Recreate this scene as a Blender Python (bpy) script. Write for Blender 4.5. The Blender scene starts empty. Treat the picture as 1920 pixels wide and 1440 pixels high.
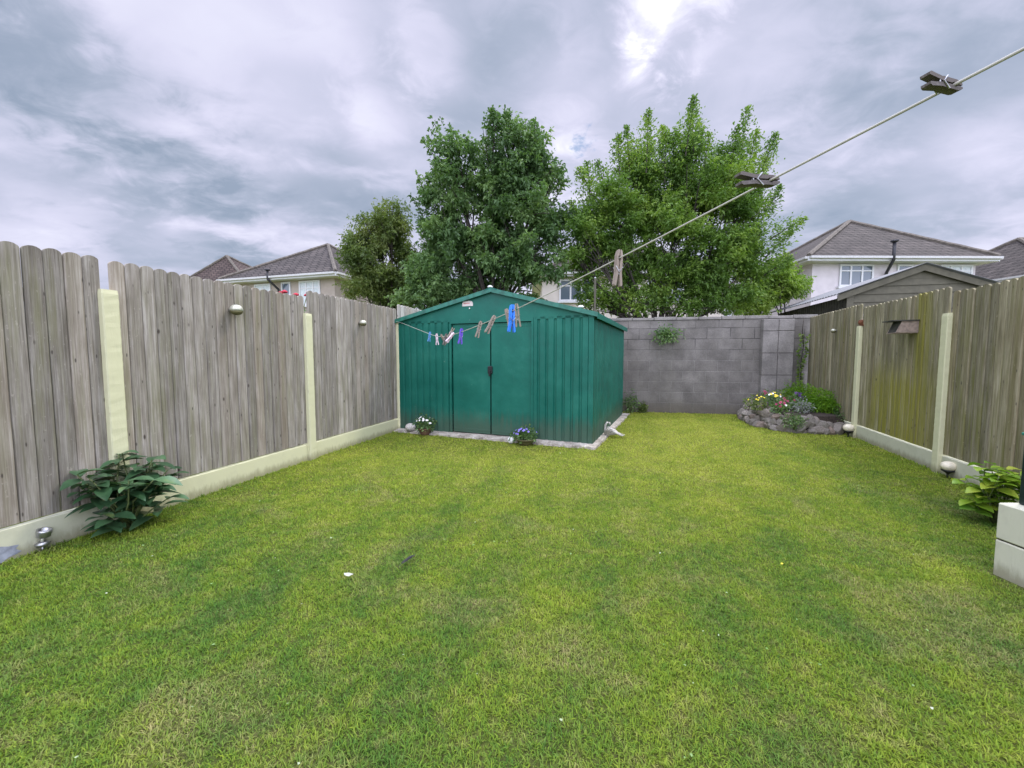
import bpy, math, random
import numpy as np
from mathutils import Vector, Matrix
R = math.radians
random.seed(7); rng = np.random.default_rng(7)
scene = bpy.context.scene
COL = scene.collection
H = 1.2
# ------------------------------------------------------------------ camera
cam_d = bpy.data.cameras.new("camera"); cam = bpy.data.objects.new("camera", cam_d); COL.objects.link(cam)
cam.location = (0, 0, H); cam.rotation_euler = (R(90-3.9), 0, 0)
cam_d.sensor_width = 36; cam_d.lens = 760/1920*36; cam_d.clip_start = 0.02; cam_d.clip_end = 2000
scene.camera = cam
scene.view_settings.view_transform = 'Standard'; scene.view_settings.look = 'None'
scene.view_settings.exposure = 0.5; scene.view_settings.gamma = 1.0

# ------------------------------------------------------------------ node helper
class NT:
    def __init__(s, tree): s.t = tree; s.n = tree.nodes; s.l = tree.links
    def node(s, typ, **kw):
        n = s.n.new(typ)
        for k, v in kw.items(): setattr(n, k, v)
        return n
    def put(s, sock, v):
        if v is None: return
        if hasattr(v, 'is_output') or isinstance(v, bpy.types.NodeSocket): s.l.new(v, sock)
        else:
            try: sock.default_value = v
            except Exception: sock.default_value = (v[0], v[1], v[2], 1.0) if hasattr(v, '__len__') else (v, v, v)
    def math(s, op, a, b=None, c=None, clamp=False):
        n = s.node('ShaderNodeMath', operation=op, use_clamp=clamp)
        s.put(n.inputs[0], a); s.put(n.inputs[1], b); s.put(n.inputs[2], c); return n.outputs[0]
    def vmath(s, op, a, b=None):
        n = s.node('ShaderNodeVectorMath', operation=op)
        s.put(n.inputs[0], a); s.put(n.inputs[1], b)
        return n.outputs['Value'] if op in ('DOT_PRODUCT', 'LENGTH', 'DISTANCE') else n.outputs[0]
    def mix(s, f, a, b, blend='MIX'):
        n = s.node('ShaderNodeMix', data_type='RGBA', blend_type=blend)
        s.put(n.inputs[0], f); s.put(n.inputs[6], c4(a)); s.put(n.inputs[7], c4(b)); return n.outputs[2]
    def noise(s, vec, scale, detail=4, rough=0.55, dist=0.0):
        n = s.node('ShaderNodeTexNoise'); s.put(n.inputs['Vector'], vec)
        n.inputs['Scale'].default_value = scale; n.inputs['Detail'].default_value = detail
        n.inputs['Roughness'].default_value = rough; n.inputs['Distortion'].default_value = dist
        return n.outputs[0]
    def smooth(s, v, lo, hi, a=0.0, b=1.0):
        n = s.node('ShaderNodeMapRange', interpolation_type='SMOOTHSTEP'); s.put(n.inputs[0], v)
        for i, q in enumerate((lo, hi, a, b)): s.put(n.inputs[1+i], q)
        return n.outputs[0]
    def scale(s, vec, sc, loc=(0, 0, 0), rot=(0, 0, 0)):
        n = s.node('ShaderNodeMapping'); s.put(n.inputs[0], vec)
        n.inputs['Scale'].default_value = sc; n.inputs['Location'].default_value = loc; n.inputs['Rotation'].default_value = rot
        return n.outputs[0]
    def sep(s, v):
        n = s.node('ShaderNodeSeparateXYZ'); s.put(n.inputs[0], v); return n.outputs
    def comb(s, x, y, z):
        n = s.node('ShaderNodeCombineXYZ'); s.put(n.inputs[0], x); s.put(n.inputs[1], y); s.put(n.inputs[2], z); return n.outputs[0]
    def ramp(s, f, stops):
        n = s.node('ShaderNodeValToRGB'); s.put(n.inputs[0], f); e = n.color_ramp.elements
        while len(e) < len(stops): e.new(0.5)
        for q, (p, c) in zip(e, stops): q.position = p; q.color = (*c[:3], 1)
        return n.outputs[0]
    def attr(s, name):
        n = s.node('ShaderNodeAttribute', attribute_name=name); return n.outputs['Fac']
    def obj(s): return s.node('ShaderNodeTexCoord').outputs['Object']
    def bump(s, h, strength=0.5, dist=0.01):
        n = s.node('ShaderNodeBump'); n.inputs['Strength'].default_value = strength; n.inputs['Distance'].default_value = dist
        s.put(n.inputs['Height'], h); return n.outputs[0]
def c4(c):
    return (*c, 1.0) if isinstance(c, (tuple, list)) and len(c) == 3 else c

# ------------------------------------------------------------------ sky and sun
SUN = Vector((0.55, 0.30, 0.90)).normalized()
world = bpy.data.worlds.new("World"); scene.world = world; world.use_nodes = True
wt = NT(world.node_tree); wt.n.clear()
P0 = R(3.9)
def pix_dir(x, y):
    u = 720-y
    return Vector((x-960, u*math.sin(P0)+760*math.cos(P0), u*math.cos(P0)-760*math.sin(P0))).normalized()
def build_world():
    w = wt
    d = w.vmath('NORMALIZE', w.node('ShaderNodeTexCoord').outputs['Generated'])
    x, y, z = w.sep(d)
    zz = w.math('ADD', w.math('MAXIMUM', z, 0.0), 0.22)
    p = w.comb(w.math('DIVIDE', x, zz), w.math('DIVIDE', y, zz), 0.0)
    pr = w.scale(p, (0.7, 1.0, 1.0), (1.3, 0.4, 0.0), (0, 0, R(32)))
    big = w.noise(pr, 1.15, 3, 0.5, 0.7)
    mid = w.noise(w.scale(p, (0.8, 1.25, 1), (5.1, 2.0, 3), (0, 0, R(26))), 2.3, 5, 0.5, 0.3)
    fine = w.noise(w.scale(p, (1, 1.2, 1), (2.1, 7.0, 1), (0, 0, R(-25))), 7.0, 6, 0.6, 0.5)
    v = w.math('ADD', w.math('MULTIPLY', big, 0.76), w.math('MULTIPLY', mid, 0.46))
    v = w.math('ADD', v, w.math('MULTIPLY', fine, 0.13))
    v = w.math('SUBTRACT', v, 0.038)
    wob = w.math('ADD', w.math('MULTIPLY', w.math('SUBTRACT', mid, 0.5), 0.45), w.math('MULTIPLY', w.math('SUBTRACT', fine, 0.5), 0.30))
    for (px, py, rad, amt) in SKYBLOBS:
        dd = w.vmath('DISTANCE', d, tuple(pix_dir(px, py)))
        dd = w.math('ADD', dd, w.math('MULTIPLY', wob, min(1.0, rad*6)))
        v = w.math('ADD', v, w.smooth(dd, rad, 0.0, 0.0, amt))
    col = w.ramp(v, [(0.40, (.235, .285, .375)), (0.52, (.320, .360, .460)), (0.61, (.420, .440, .560)),
                     (0.71, (.535, .535, .670)), (0.83, (.655, .655, .770)), (0.96, (.85, .86, .90))])
    sky = w.node('ShaderNodeTexSky', sky_type='NISHITA', sun_disc=False)
    sky.sun_elevation = math.asin(SUN.z); sky.sun_rotation = math.atan2(SUN.x, SUN.y)
    skyc = w.mix(1.0, sky.outputs[0], (0.10, 0.10, 0.10), 'MULTIPLY')
    bd = w.vmath('DISTANCE', d, tuple(pix_dir(1092, 268)))
    bd = w.math('ADD', bd, w.math('MULTIPLY', w.math('SUBTRACT', w.noise(w.scale(d, (30, 30, 60)), 1.0, 4, 0.65), 0.5), 0.11))
    gap = w.smooth(bd, 0.030, 0.0, 0.0, 0.75)
    col = w.mix(w.math('ADD', gap, 0.04), col, skyc)
    # brightness added to the unseen sky, overhead and behind the camera, to light the garden
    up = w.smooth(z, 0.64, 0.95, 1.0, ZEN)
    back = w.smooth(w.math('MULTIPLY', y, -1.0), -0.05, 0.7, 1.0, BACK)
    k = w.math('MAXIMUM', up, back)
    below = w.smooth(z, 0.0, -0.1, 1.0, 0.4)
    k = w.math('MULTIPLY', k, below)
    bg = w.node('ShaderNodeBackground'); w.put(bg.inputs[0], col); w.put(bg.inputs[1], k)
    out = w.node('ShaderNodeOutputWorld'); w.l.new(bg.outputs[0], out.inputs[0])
SKYBLOBS = [(1245, 45, .135, .40), (1190, 140, .085, .34), (1310, 100, .08, .20), (700, 205, .12, .18), (800, 90, .10, .14), (420, 60, .30, .12), (1060, 230, .16, .16),
            (1000, 100, .14, -.05), (560, 330, .28, -.14), (200, 190, .22, -.10), (330, 400, .20, -.14), (60, 50, .16, -.16), (1100, 45, .12, -.03),
            (720, 130, .10, -.10), (1700, 330, .32, -.12), (1850, 60, .30, -.05), (180, 260, .12, .06), (130, 470, .14, .14), (330, 455, .07, .14), (620, 60, .2, .08), (1850, 250, .12, .08), (1030, 320, .12, .2)]
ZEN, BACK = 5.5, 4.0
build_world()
sun_d = bpy.data.lights.new("sun", 'SUN'); sun_d.energy = 1.5; sun_d.angle = R(11); sun_d.color = (1.0, .95, .87)
sun = bpy.data.objects.new("sun", sun_d); COL.objects.link(sun); sun.rotation_euler = SUN.to_track_quat('Z', 'Y').to_euler()

# ------------------------------------------------------------------ materials
def newmat(name):
    m = bpy.data.materials.new(name); m.use_nodes = True; t = NT(m.node_tree)
    b = t.n['Principled BSDF']; return m, t, b
def setp(t, b, col, rough=0.8, metal=0.0, normal=None, spec=None):
    t.put(b.inputs['Base Color'], c4(col)); t.put(b.inputs['Roughness'], rough); t.put(b.inputs['Metallic'], metal)
    if normal is not None: t.put(b.inputs['Normal'], normal)
    if spec is not None: t.put(b.inputs['Specular IOR Level'], spec)
def plain(name, col, rough=0.7, metal=0.0, vary=0.15, sc=20, bump=0.15, spec=None):
    m, t, b = newmat(name); o = t.obj(); n = t.noise(o, sc, 5)
    k = t.smooth(n, 0.3, 0.7, 1-vary, 1+vary)
    c = t.mix(1.0, col, t.comb(k, k, k), 'MULTIPLY')
    setp(t, b, c, rough, metal, t.bump(n, bump, 0.003), spec); return m

def wood_mat(name, base, light, dark, green, gamt, ymoss=False):
    m, t, b = newmat(name); o = t.obj(); bv = t.attr('bv')
    x, y, z = t.sep(o)
    off = t.math('MULTIPLY', bv, 37.0)
    ov = t.comb(t.math('ADD', x, off), y, t.math('ADD', z, off))
    grain = t.noise(t.scale(ov, (110, 20, 2.2)), 1.0, 5, 0.6, 0.6)
    fineg = t.noise(t.scale(ov, (420, 50, 6.0)), 1.0, 4, 0.6)
    blot = t.noise(t.scale(ov, (14, 4, 3.0)), 1.0, 4, 0.6)
    tone = t.math('ADD', t.math('MULTIPLY', grain, 0.6), t.math('MULTIPLY', blot, 0.4))
    c = t.ramp(tone, [(0.30, dark), (0.48, base), (0.62, light), (0.8, tuple(min(1, q*1.15) for q in light))])
    vb = t.math('ADD', t.smooth(bv, 0.0, 1.0, 0.80, 1.15), t.smooth(t.math('FRACT', t.math('MULTIPLY', bv, 13.7)), 0.86, 0.93, 0.0, 0.28))
    c = t.mix(1.0, c, t.comb(vb, vb, t.math('MULTIPLY', vb, 1.0)), 'MULTIPLY')
    f = t.smooth(fineg, 0.3, 0.7, 0.88, 1.1); c = t.mix(1.0, c, t.comb(f, f, f), 'MULTIPLY')
    # warm or bluish boards
    wv = t.math('FRACT', t.math('MULTIPLY', bv, 7.31))
    c = t.mix(t.smooth(wv, 0.55, 1.0, 0.0, 0.22), c, (base[0]*1.22, base[1]*0.98, base[2]*0.72))
    # algae
    g = t.noise(t.scale(ov, (22, 5, 1.1)), 1.0, 5, 0.65)
    g2 = t.noise(t.scale(o, (1.3, 1, 0.8)), 1.0, 3)
    ga = t.math('MULTIPLY', t.smooth(g, 0.42, 0.68, 0.0, 1.0), t.smooth(g2, 0.32, 0.62, 0.25, 1.0))
    c = t.mix(t.math('MULTIPLY', ga, gamt), c, green)
    if ymoss:
        # a patch of yellow-green algae low on one panel
        mx = t.smooth(t.math('ABSOLUTE', t.math('SUBTRACT', x, MOSSX)), 0.95, 0.40, 0.0, 1.0)
        mz = t.smooth(z, 1.25, 0.75, 0.0, 1.0)
        st = t.smooth(t.noise(t.scale(ov, (34, 5, 0.9)), 1.0, 4, 0.6), 0.33, 0.58, 0.15, 1.0)
        ms = t.math('MULTIPLY', t.math('MULTIPLY', mx, mz), st)
        mx2 = t.smooth(t.math('ABSOLUTE', t.math('SUBTRACT', x, MOSSX-0.42)), 0.22, 0.05, 0.0, 0.75)
        ms = t.math('MAXIMUM', ms, t.math('MULTIPLY', mx2, st))
        sel = t.math('COMPARE', t.attr('moss'), 1.0, 0.5)
        c = t.mix(t.math('MULTIPLY', t.math('MULTIPLY', ms, sel), 0.80), c, (.250, .235, .020))
    # knots
    vo = t.node('ShaderNodeTexVoronoi'); t.put(vo.inputs['Vector'], t.scale(ov, (11, 1, 5.0))); vo.inputs['Scale'].default_value = 1.0
    kd = t.math('ADD', vo.outputs['Distance'], t.math('MULTIPLY', fineg, 0.04))
    csep = t.node('ShaderNodeSeparateColor'); t.put(csep.inputs[0], vo.outputs['Color'])
    kk = t.math('MULTIPLY', t.smooth(kd, 0.15, 0.06, 0.0, 0.9), t.math('GREATER_THAN', csep.outputs[0], 0.30))
    c = t.mix(kk, c, (.05, .038, .030))
    v2 = t.node('ShaderNodeTexVoronoi'); t.put(v2.inputs['Vector'], t.scale(ov, (26, 1, 8.0), (3.3, 0, 7.1))); v2.inputs['Scale'].default_value = 1.0
    cs2 = t.node('ShaderNodeSeparateColor'); t.put(cs2.inputs[0], v2.outputs['Color'])
    k2 = t.math('MULTIPLY', t.smooth(v2.outputs['Distance'], 0.16, 0.06, 0.0, 0.8), t.math('GREATER_THAN', cs2.outputs[1], 0.72))
    c = t.mix(k2, c, (.045, .036, .030))
    # pale scuffs and dull grey weathering spots
    sp = t.noise(t.scale(ov, (60, 20, 30)), 1.0, 3, 0.6)
    c = t.mix(t.smooth(sp, 0.64, 0.74, 0.0, 0.35), c, (light[0]*1.25, light[1]*1.25, light[2]*1.2))
    setp(t, b, c, 0.85, 0, t.bump(t.math('ADD', grain, t.math('MULTIPLY', fineg, 0.5)), 0.55, 0.004), 0.25)
    return m
MOSSX = 0.85
M = {}
M['wood_left'] = wood_mat('weathered_boards', (.243, .219, .187), (.385, .356, .320), (.115, .100, .078), (.185, .185, .085), 0.5)
M['wood_right'] = wood_mat('algae_boards', (.215, .190, .120), (.345, .312, .222), (.095, .085, .052), (.150, .155, .035), 0.75, True)
M['wood_pale'] = wood_mat('pale_boards', (.40, .37, .33), (.55, .52, .48), (.25, .22, .2), (.2, .2, .1), 0.2)

def cream_mat(name, base, dirt):
    m, t, b = newmat(name); o = t.obj(); n = t.noise(o, 9, 6, 0.6); n2 = t.noise(t.scale(o, (30, 30, 8)), 1.0, 5, 0.7)
    c = t.mix(t.smooth(n, 0.48, 0.75, 0.0, 0.5), base, dirt)
    z = t.sep(t.node('ShaderNodeNewGeometry').outputs['Position'])[2]
    spl = t.math('ADD', t.math('MULTIPLY', n2, 0.12), 0.0)
    c = t.mix(t.smooth(t.math('SUBTRACT', z, spl), 0.04, -0.04, 0.0, 0.6), c, (.17, .15, .075))
    c = t.mix(t.smooth(n2, 0.66, 0.74, 0.0, 0.5), c, (.42, .36, .26))
    setp(t, b, c, 0.8, 0, t.bump(n2, 0.4, 0.006), 0.3); return m
M['cream'] = cream_mat('cream_masonry_paint', (.61, .60, .385), (.54, .53, .35))
M['cream_grey'] = cream_mat('cream_base_paint', (.54, .54, .40), (.44, .44, .32))
M['white_block'] = cream_mat('white_block_paint', (.56, .555, .43), (.46, .455, .35))

def green_metal():
    m, t, b = newmat('green_painted_steel'); o = t.obj(); n = t.noise(o, 2.2, 5, 0.6); n2 = t.noise(t.scale(o, (25, 25, 3)), 1.0, 5, 0.65)
    c = t.ramp(n, [(0.3, (.004, .092, .066)), (0.55, (.008, .124, .088)), (0.75, (.020, .158, .112))])
    c = t.mix(t.smooth(n2, 0.60, 0.8, 0.0, 0.25), c, (.10, .17, .14))
    sc = t.noise(t.scale(o, (7, 7, 5)), 1.0, 6, 0.7, 1.5)
    c = t.mix(t.smooth(sc, 0.66, 0.74, 0.0, 0.4), c, (.25, .33, .28))
    z = t.sep(o)[2]
    dirt = t.smooth(t.math('SUBTRACT', z, t.math('MULTIPLY', n2, 0.5)), 0.16, -0.18, 0.0, 0.6)
    c = t.mix(dirt, c, (.075, .085, .055))
    fl = t.noise(t.scale(o, (18, 18, 16)), 1.0, 5, 0.75)
    c = t.mix(t.smooth(fl, 0.70, 0.74, 0.0, 0.5), c, (.30, .38, .33))
    setp(t, b, c, t.smooth(n, 0.3, 0.7, 0.42, 0.6), 0.0, t.bump(t.math('ADD', n, t.math('MULTIPLY', t.noise(o, 5, 2), 0.8)), 0.35, 0.02), 0.28); return m
M['green'] = green_metal()
M['green_trim'] = plain('green_trim', (.018, .135, .095), 0.5, 0, 0.3, 12)
M['dark_green'] = plain('dark_green_paint', (.004, .016, .020), 0.35, 0, 0.2)
M['black'] = plain('black_plastic', (.012, .012, .014), 0.45)
M['rope'] = plain('pale_rope', (.50, .48, .41), 0.7, 0, 0.04, 20, 0.0)
M['peg_wood'] = wood_mat('peg_wood', (.30, .245, .20), (.42, .36, .30), (.16, .125, .10), (.2, .2, .1), 0.1)
M['peg_dark'] = wood_mat('peg_wood_dark', (.115, .102, .095), (.18, .165, .155), (.06, .05, .047), (.1, .1, .05), 0.1)
M['blue'] = plain('blue_plastic', (.02, .22, .80), 0.35)
M['light_blue'] = plain('light_blue_plastic', (.10, .28, .60), 0.4)
M['purple'] = plain('purple_plastic', (.12, .06, .50), 0.4)
M['pink'] = plain('pale_pink_plastic', (.75, .58, .66), 0.4)
M['steel'] = plain('galvanised_steel', (.45, .45, .46), 0.35, 0.9)
M['rust'] = plain('rusted_iron', (.16, .060, .028), 0.95, 0, 0.5, 60, 1.0)
M['bulb'] = plain('cream_globe_plastic', (.72, .66, .50), 0.35, 0, 0.12, 30)
M['fencelight'] = plain('pale_metal_light', (.50, .50, .40), 0.42, 0.35, 0.2, 30)
M['box_wood'] = plain('nest_box_wood', (.27, .21, .17), 0.8, 0, 0.25, 30)
M['terracotta'] = plain('brown_pot', (.15, .085, .05), 0.85, 0, 0.3, 40)
M['olive_pot'] = plain('olive_pot', (.11, .10, .04), 0.7, 0, 0.3, 40)
M['bark'] = plain('bark', (.045, .038, .030), 0.95, 0, 0.4, 30, 1.0)
M['soil'] = plain('soil', (.035, .026, .018), 1.0, 0, 0.5, 40, 1.0)
M['white'] = plain('white_paint', (.78, .78, .76), 0.5, 0, 0.05)
M['offwhite'] = plain('white_upvc', (.60, .61, .62), 0.4, 0, 0.05)
M['grey_ornament'] = plain('pale_stone_ornament', (.52, .49, .44), 0.8, 0, 0.3, 60, 0.8)
M['label'] = plain('pale_sticker', (.62, .55, .52), 0.5, 0, 0.12, 60)
M['red_ink'] = plain('red_print', (.55, .12, .10), 0.5, 0, 0.1)
M['timber_shed'] = plain('sage_timber', (.092, .086, .058), 0.8, 0, 0.15, 8)
M['timber_dark'] = plain('dark_timber', (.055, .052, .042), 0.9, 0, 0.3, 12)
M['sheet'] = plain('pale_corrugated_sheet', (.16, .165, .175), 0.6, 0, 0.15, 6)
M['ridge'] = plain('ridge_tiles', (.115, .10, .082), 0.9, 0, 0.3, 8)
M['gutter'] = plain('white_gutter', (.48, .48, .47), 0.5, 0, 0.1)
M['drain'] = plain('black_drainpipe', (.02, .02, .025), 0.5)

def concrete_slab():
    m, t, b = newmat('rough_concrete'); o = t.obj(); n = t.noise(o, 6, 8, 0.7); n2 = t.noise(o, 45, 5, 0.7)
    c = t.ramp(n, [(0.3, (.15, .13, .10)), (0.48, (.40, .36, .30)), (0.65, (.58, .54, .47))])
    k = t.smooth(n2, 0.3, 0.7, 0.7, 1.15); c = t.mix(1.0, c, t.comb(k, k, k), 'MULTIPLY')
    setp(t, b, c, 0.95, 0, t.bump(t.math('ADD', n, n2), 0.8, 0.02)); return m
M['slab'] = concrete_slab()

def block_mat(name, tint=1.0, bricks=True):
    m, t, b = newmat(name); o = t.obj(); x, y, z = t.sep(o)
    n = t.noise(o, 3.0, 6, 0.65); n2 = t.noise(o, 40, 6, 0.7); n3 = t.noise(t.scale(o, (1, 1, .35)), 2.2, 4, .6)
    if bricks:
        br = t.node('ShaderNodeTexBrick'); wv = t.math('MULTIPLY', t.math('SUBTRACT', t.noise(o, 7, 3), 0.5), 0.012)
        t.put(br.inputs['Vector'], t.comb(t.math('ADD', x, wv), t.math('ADD', z, wv), 0.0))
        br.inputs['Color1'].default_value = (.172, .160, .146, 1); br.inputs['Color2'].default_value = (.208, .194, .177, 1)
        br.inputs['Mortar'].default_value = (.255, .24, .22, 1); br.inputs['Scale'].default_value = 1.0
        br.inputs['Brick Width'].default_value = 0.45; br.inputs['Row Height'].default_value = 0.223
        br.inputs['Mortar Size'].default_value = 0.007; br.inputs['Mortar Smooth'].default_value = 0.4
        br.inputs['Bias'].default_value = -0.25
        c = br.outputs['Color']; fac = br.outputs['Fac']
        # mortar has weathered dark in the upper courses
        up = t.smooth(z, 1.05, 1.5, 0.0, 1.0)
        keep = t.smooth(t.noise(o, 1.7, 3), 0.35, 0.6, 0.25, 1.0)
        c = t.mix(t.math('MULTIPLY', t.math('MULTIPLY', fac, up), keep), c, (.045, .042, .042))
        hgt = t.math('SUBTRACT', t.math('MULTIPLY', n2, 0.35), fac)
    else:
        c = (.235*tint, .22*tint, .203*tint, 1); hgt = n2
    k = t.smooth(n, 0.3, 0.72, 0.72, 1.22); c = t.mix(1.0, c, t.comb(k, k, k), 'MULTIPLY')
    k = t.smooth(n2, 0.3, 0.7, 0.85, 1.15); c = t.mix(1.0, c, t.comb(k, k, k), 'MULTIPLY')
    k = t.smooth(n3, 0.4, 0.75, 0.0, 0.35); c = t.mix(k, c, (.155, .145, .12))
    low = t.math('SUBTRACT', z, t.math('MULTIPLY', n, 0.35))
    c = t.mix(t.smooth(low, 0.18, -0.15, 0.0, 0.5), c, (.10, .085, .055))
    setp(t, b, c, 0.95, 0, t.bump(hgt, 0.7, 0.008), 0.2); return m
M['block'] = block_mat('grey_block_wall'); M['pillar'] = block_mat('pale_grey_block', 1.0, False)

def roof_mat(name, a, bcol):
    m, t, b = newmat(name); o = t.obj(); x, y, z = t.sep(o)
    br = t.node('ShaderNodeTexBrick'); t.put(br.inputs['Vector'], t.comb(t.math('ADD', x, t.math('MULTIPLY', y, 0.85)), t.math('MULTIPLY', z, 1.9), 0.0))
    br.inputs['Color1'].default_value = (*a, 1); br.inputs['Color2'].default_value = (*bcol, 1); br.inputs['Mortar'].default_value = (a[0]*.35, a[1]*.35, a[2]*.35, 1)
    br.inputs['Scale'].default_value = 1.0; br.inputs['Brick Width'].default_value = 0.3; br.inputs['Row Height'].default_value = 0.30
    br.inputs['Mortar Size'].default_value = 0.03; br.inputs['Mortar Smooth'].default_value = 0.6
    n = t.noise(o, 1.3, 6, 0.7); k = t.smooth(n, 0.3, 0.7, 0.7, 1.3)
    c = t.mix(1.0, br.outputs['Color'], t.comb(k, k, k), 'MULTIPLY')
    setp(t, b, c, 0.9, 0, t.bump(t.math('MULTIPLY', br.outputs['Fac'], -1.0), 0.8, 0.03)); return m
M['roof_brown'] = roof_mat('brown_tiles', (.046, .038, .034), (.070, .058, .052))
M['roof_red'] = roof_mat('russet_tiles', (.062, .042, .036), (.085, .060, .050))
def render_mat(name, col):
    return plain(name, col, 0.9, 0, 0.06, 3, 0.3)
M['wall_lilac'] = render_mat('lilac_white_render', (.57, .53, .55))
M['wall_pebble'] = render_mat('pebbledash', (.36, .31, .265)); M['wall_cream'] = render_mat('cream_render', (.58, .53, .47))
def glass_mat():
    m, t, b = newmat('window_glass'); setp(t, b, (.10, .13, .16), 0.08, 0, None, 0.8); return m
M['glass'] = glass_mat()
M['curtain'] = plain('white_net_curtain', (.55, .60, .62), 0.6, 0, 0.15, 25)

def leaf_mat(name, stops, trans=0.35, rough=0.5, patch=1.2, spec=0.35):
    m, t, b = newmat(name); lv = t.attr('lv')
    n = t.noise(t.obj(), patch, 3)
    f = t.math('ADD', t.math('MULTIPLY', lv, 0.55), t.math('MULTIPLY', t.smooth(n, 0.3, 0.7), 0.45))
    c = t.ramp(f, stops); setp(t, b, c, rough, 0, None, spec)
    tr = t.node('ShaderNodeBsdfTranslucent'); t.put(tr.inputs[0], t.mix(1.0, c, (1.25, 1.35, 0.7), 'MULTIPLY'))
    mx = t.node('ShaderNodeMixShader'); mx.inputs[0].default_value = trans
    t.l.new(b.outputs[0], mx.inputs[1]); t.l.new(tr.outputs[0], mx.inputs[2])
    t.l.new(mx.outputs[0], t.n['Material Output'].inputs[0]); return m
M['leaf_ash'] = leaf_mat('ash_leaves', [(0.05, (.042, .086, .032)), (0.5, (.105, .190, .066)), (0.95, (.23, .34, .12))])
M['leaf_willow'] = leaf_mat('willow_leaves', [(0.05, (.050, .110, .022)), (0.5, (.125, .225, .040)), (0.95, (.28, .39, .07))])
M['leaf_olive'] = leaf_mat('olive_brown_leaves', [(0.05, (.055, .095, .028)), (0.5, (.120, .175, .048)), (0.95, (.25, .28, .09))])
M['leaf_light'] = leaf_mat('light_leaves', [(0.05, (.08, .16, .025)), (0.5, (.18, .29, .045)), (0.95, (.32, .42, .09))])
M['leaf_shrub'] = leaf_mat('glossy_shrub_leaves', [(0.05, (.018, .055, .022)), (0.5, (.045, .105, .045)), (0.85, (.10, .19, .085)), (1.0, (.22, .25, .06))], 0.15, 0.32, 6, 0.6)
M['leaf_lime'] = leaf_mat('lime_leaves', [(0.05, (.09, .20, .025)), (0.5, (.22, .36, .03)), (0.95, (.45, .48, .07))], 0.3, 0.4, 6)
M['leaf_moss'] = leaf_mat('mossy_leaves', [(0.05, (.06, .16, .008)), (0.5, (.13, .27, .014)), (0.95, (.24, .40, .03))], 0.3, 0.6, 4)
M['leaf_grey'] = leaf_mat('silver_leaves', [(0.05, (.16, .18, .16)), (0.5, (.27, .29, .27)), (0.95, (.42, .43, .41))], 0.2, 0.7, 4)
M['stem'] = plain('green_stem', (.10, .13, .04), 0.7, 0, 0.2, 40)
for nm, c in dict(yellow=(.75, .60, .03), magenta=(.30, .015, .08), violet=(.05, .015, .10), white=(.8, .78, .74), purple=(.22, .17, .55), red=(.42, .008, .03)).items():
    M['petal_'+nm] = plain(nm+'_petals', c, 0.6, 0, 0.2, 60)
def stone_mat():
    m, t, b = newmat('field_stone'); o = t.obj(); info = t.node('ShaderNodeObjectInfo').outputs['Random']
    n = t.noise(t.vmath('ADD', o, t.comb(t.math('MULTIPLY', info, 50.0), 0.0, 0.0)), 14, 6, 0.7)
    c = t.ramp(n, [(0.3, (.07, .058, .045)), (0.5, (.23, .205, .175)), (0.72, (.40, .37, .33))])
    c = t.mix(t.smooth(info, 0.5, 1.0, 0.0, 0.45), c, (.27, .17, .12)); 
    c = t.mix(t.smooth(t.noise(o, 8, 4), 0.5, 0.7, 0.0, 0.4), c, (.09, .11, .04))
    setp(t, b, c, 0.95, 0, t.bump(n, 0.8, 0.02)); return m
M['stone'] = stone_mat()

def grass_col(t, pos, gv=None):
    x, y, z = t.sep(pos); p = t.comb(x, y, 0.0)
    n1 = t.noise(p, 0.75, 3, 0.5); n2 = t.noise(t.scale(p, (1, 1, 1), (5, 3, 0)), 2.8, 5, 0.65, 0.6); n3 = t.noise(p, 13, 4, 0.6)
    # the far middle of the lawn is fresher and yellower than the near left
    far = t.math('ADD', t.smooth(y, 1.4, 5.5, -0.06, 0.30), t.smooth(x, -2.5, 1.8, -0.06, 0.05))
    right = t.smooth(t.math('SUBTRACT', x, t.math('MULTIPLY', y, 0.366)), 0.9, 2.6, 0.0, -0.18)
    st = t.math('SINE', t.math('MULTIPLY', t.math('SUBTRACT', x, t.math('MULTIPLY', y, 0.28)), 11.0))
    stripe = t.math('MULTIPLY', st, 0.055)
    f = t.math('ADD', t.math('ADD', t.math('MULTIPLY', n1, 0.55), t.math('MULTIPLY', n2, 0.95)), t.math('MULTIPLY', n3, 0.45))
    f = t.math('SUBTRACT', f, 0.48)
    f = t.math('ADD', t.math('ADD', t.math('ADD', f, far), stripe), right)
    if gv is not None: f = t.math('ADD', f, t.math('MULTIPLY', t.math('SUBTRACT', gv, 0.5), 0.50))
    c = t.ramp(f, [(0.14, (.095, .205, .036)), (0.38, (.160, .270, .034)), (0.62, (.255, .350, .034)), (0.94, (.40, .45, .065))])
    straw = t.smooth(n3, 0.45, 0.75, 0.0, 0.5)
    s2 = t.smooth(t.noise(t.scale(p, (1, 1, 1), (11, 8, 0)), 1.9, 4, 0.6, 0.8), 0.50, 0.72, 0.0, 0.55)
    s2 = t.math('MULTIPLY', s2, t.smooth(y, 5.0, 3.0, 0.25, 1.0))
    sf = t.math('MULTIPLY', t.math('ADD', straw, s2), 0.75)
    if gv is not None:
        g2 = t.math('FRACT', t.math('MULTIPLY', gv, 17.3)); sf = t.math('MULTIPLY', sf, t.smooth(g2, 0.2, 0.8, 0.25, 1.35))
    return t.mix(sf, c, (.42, .36, .17))
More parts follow.
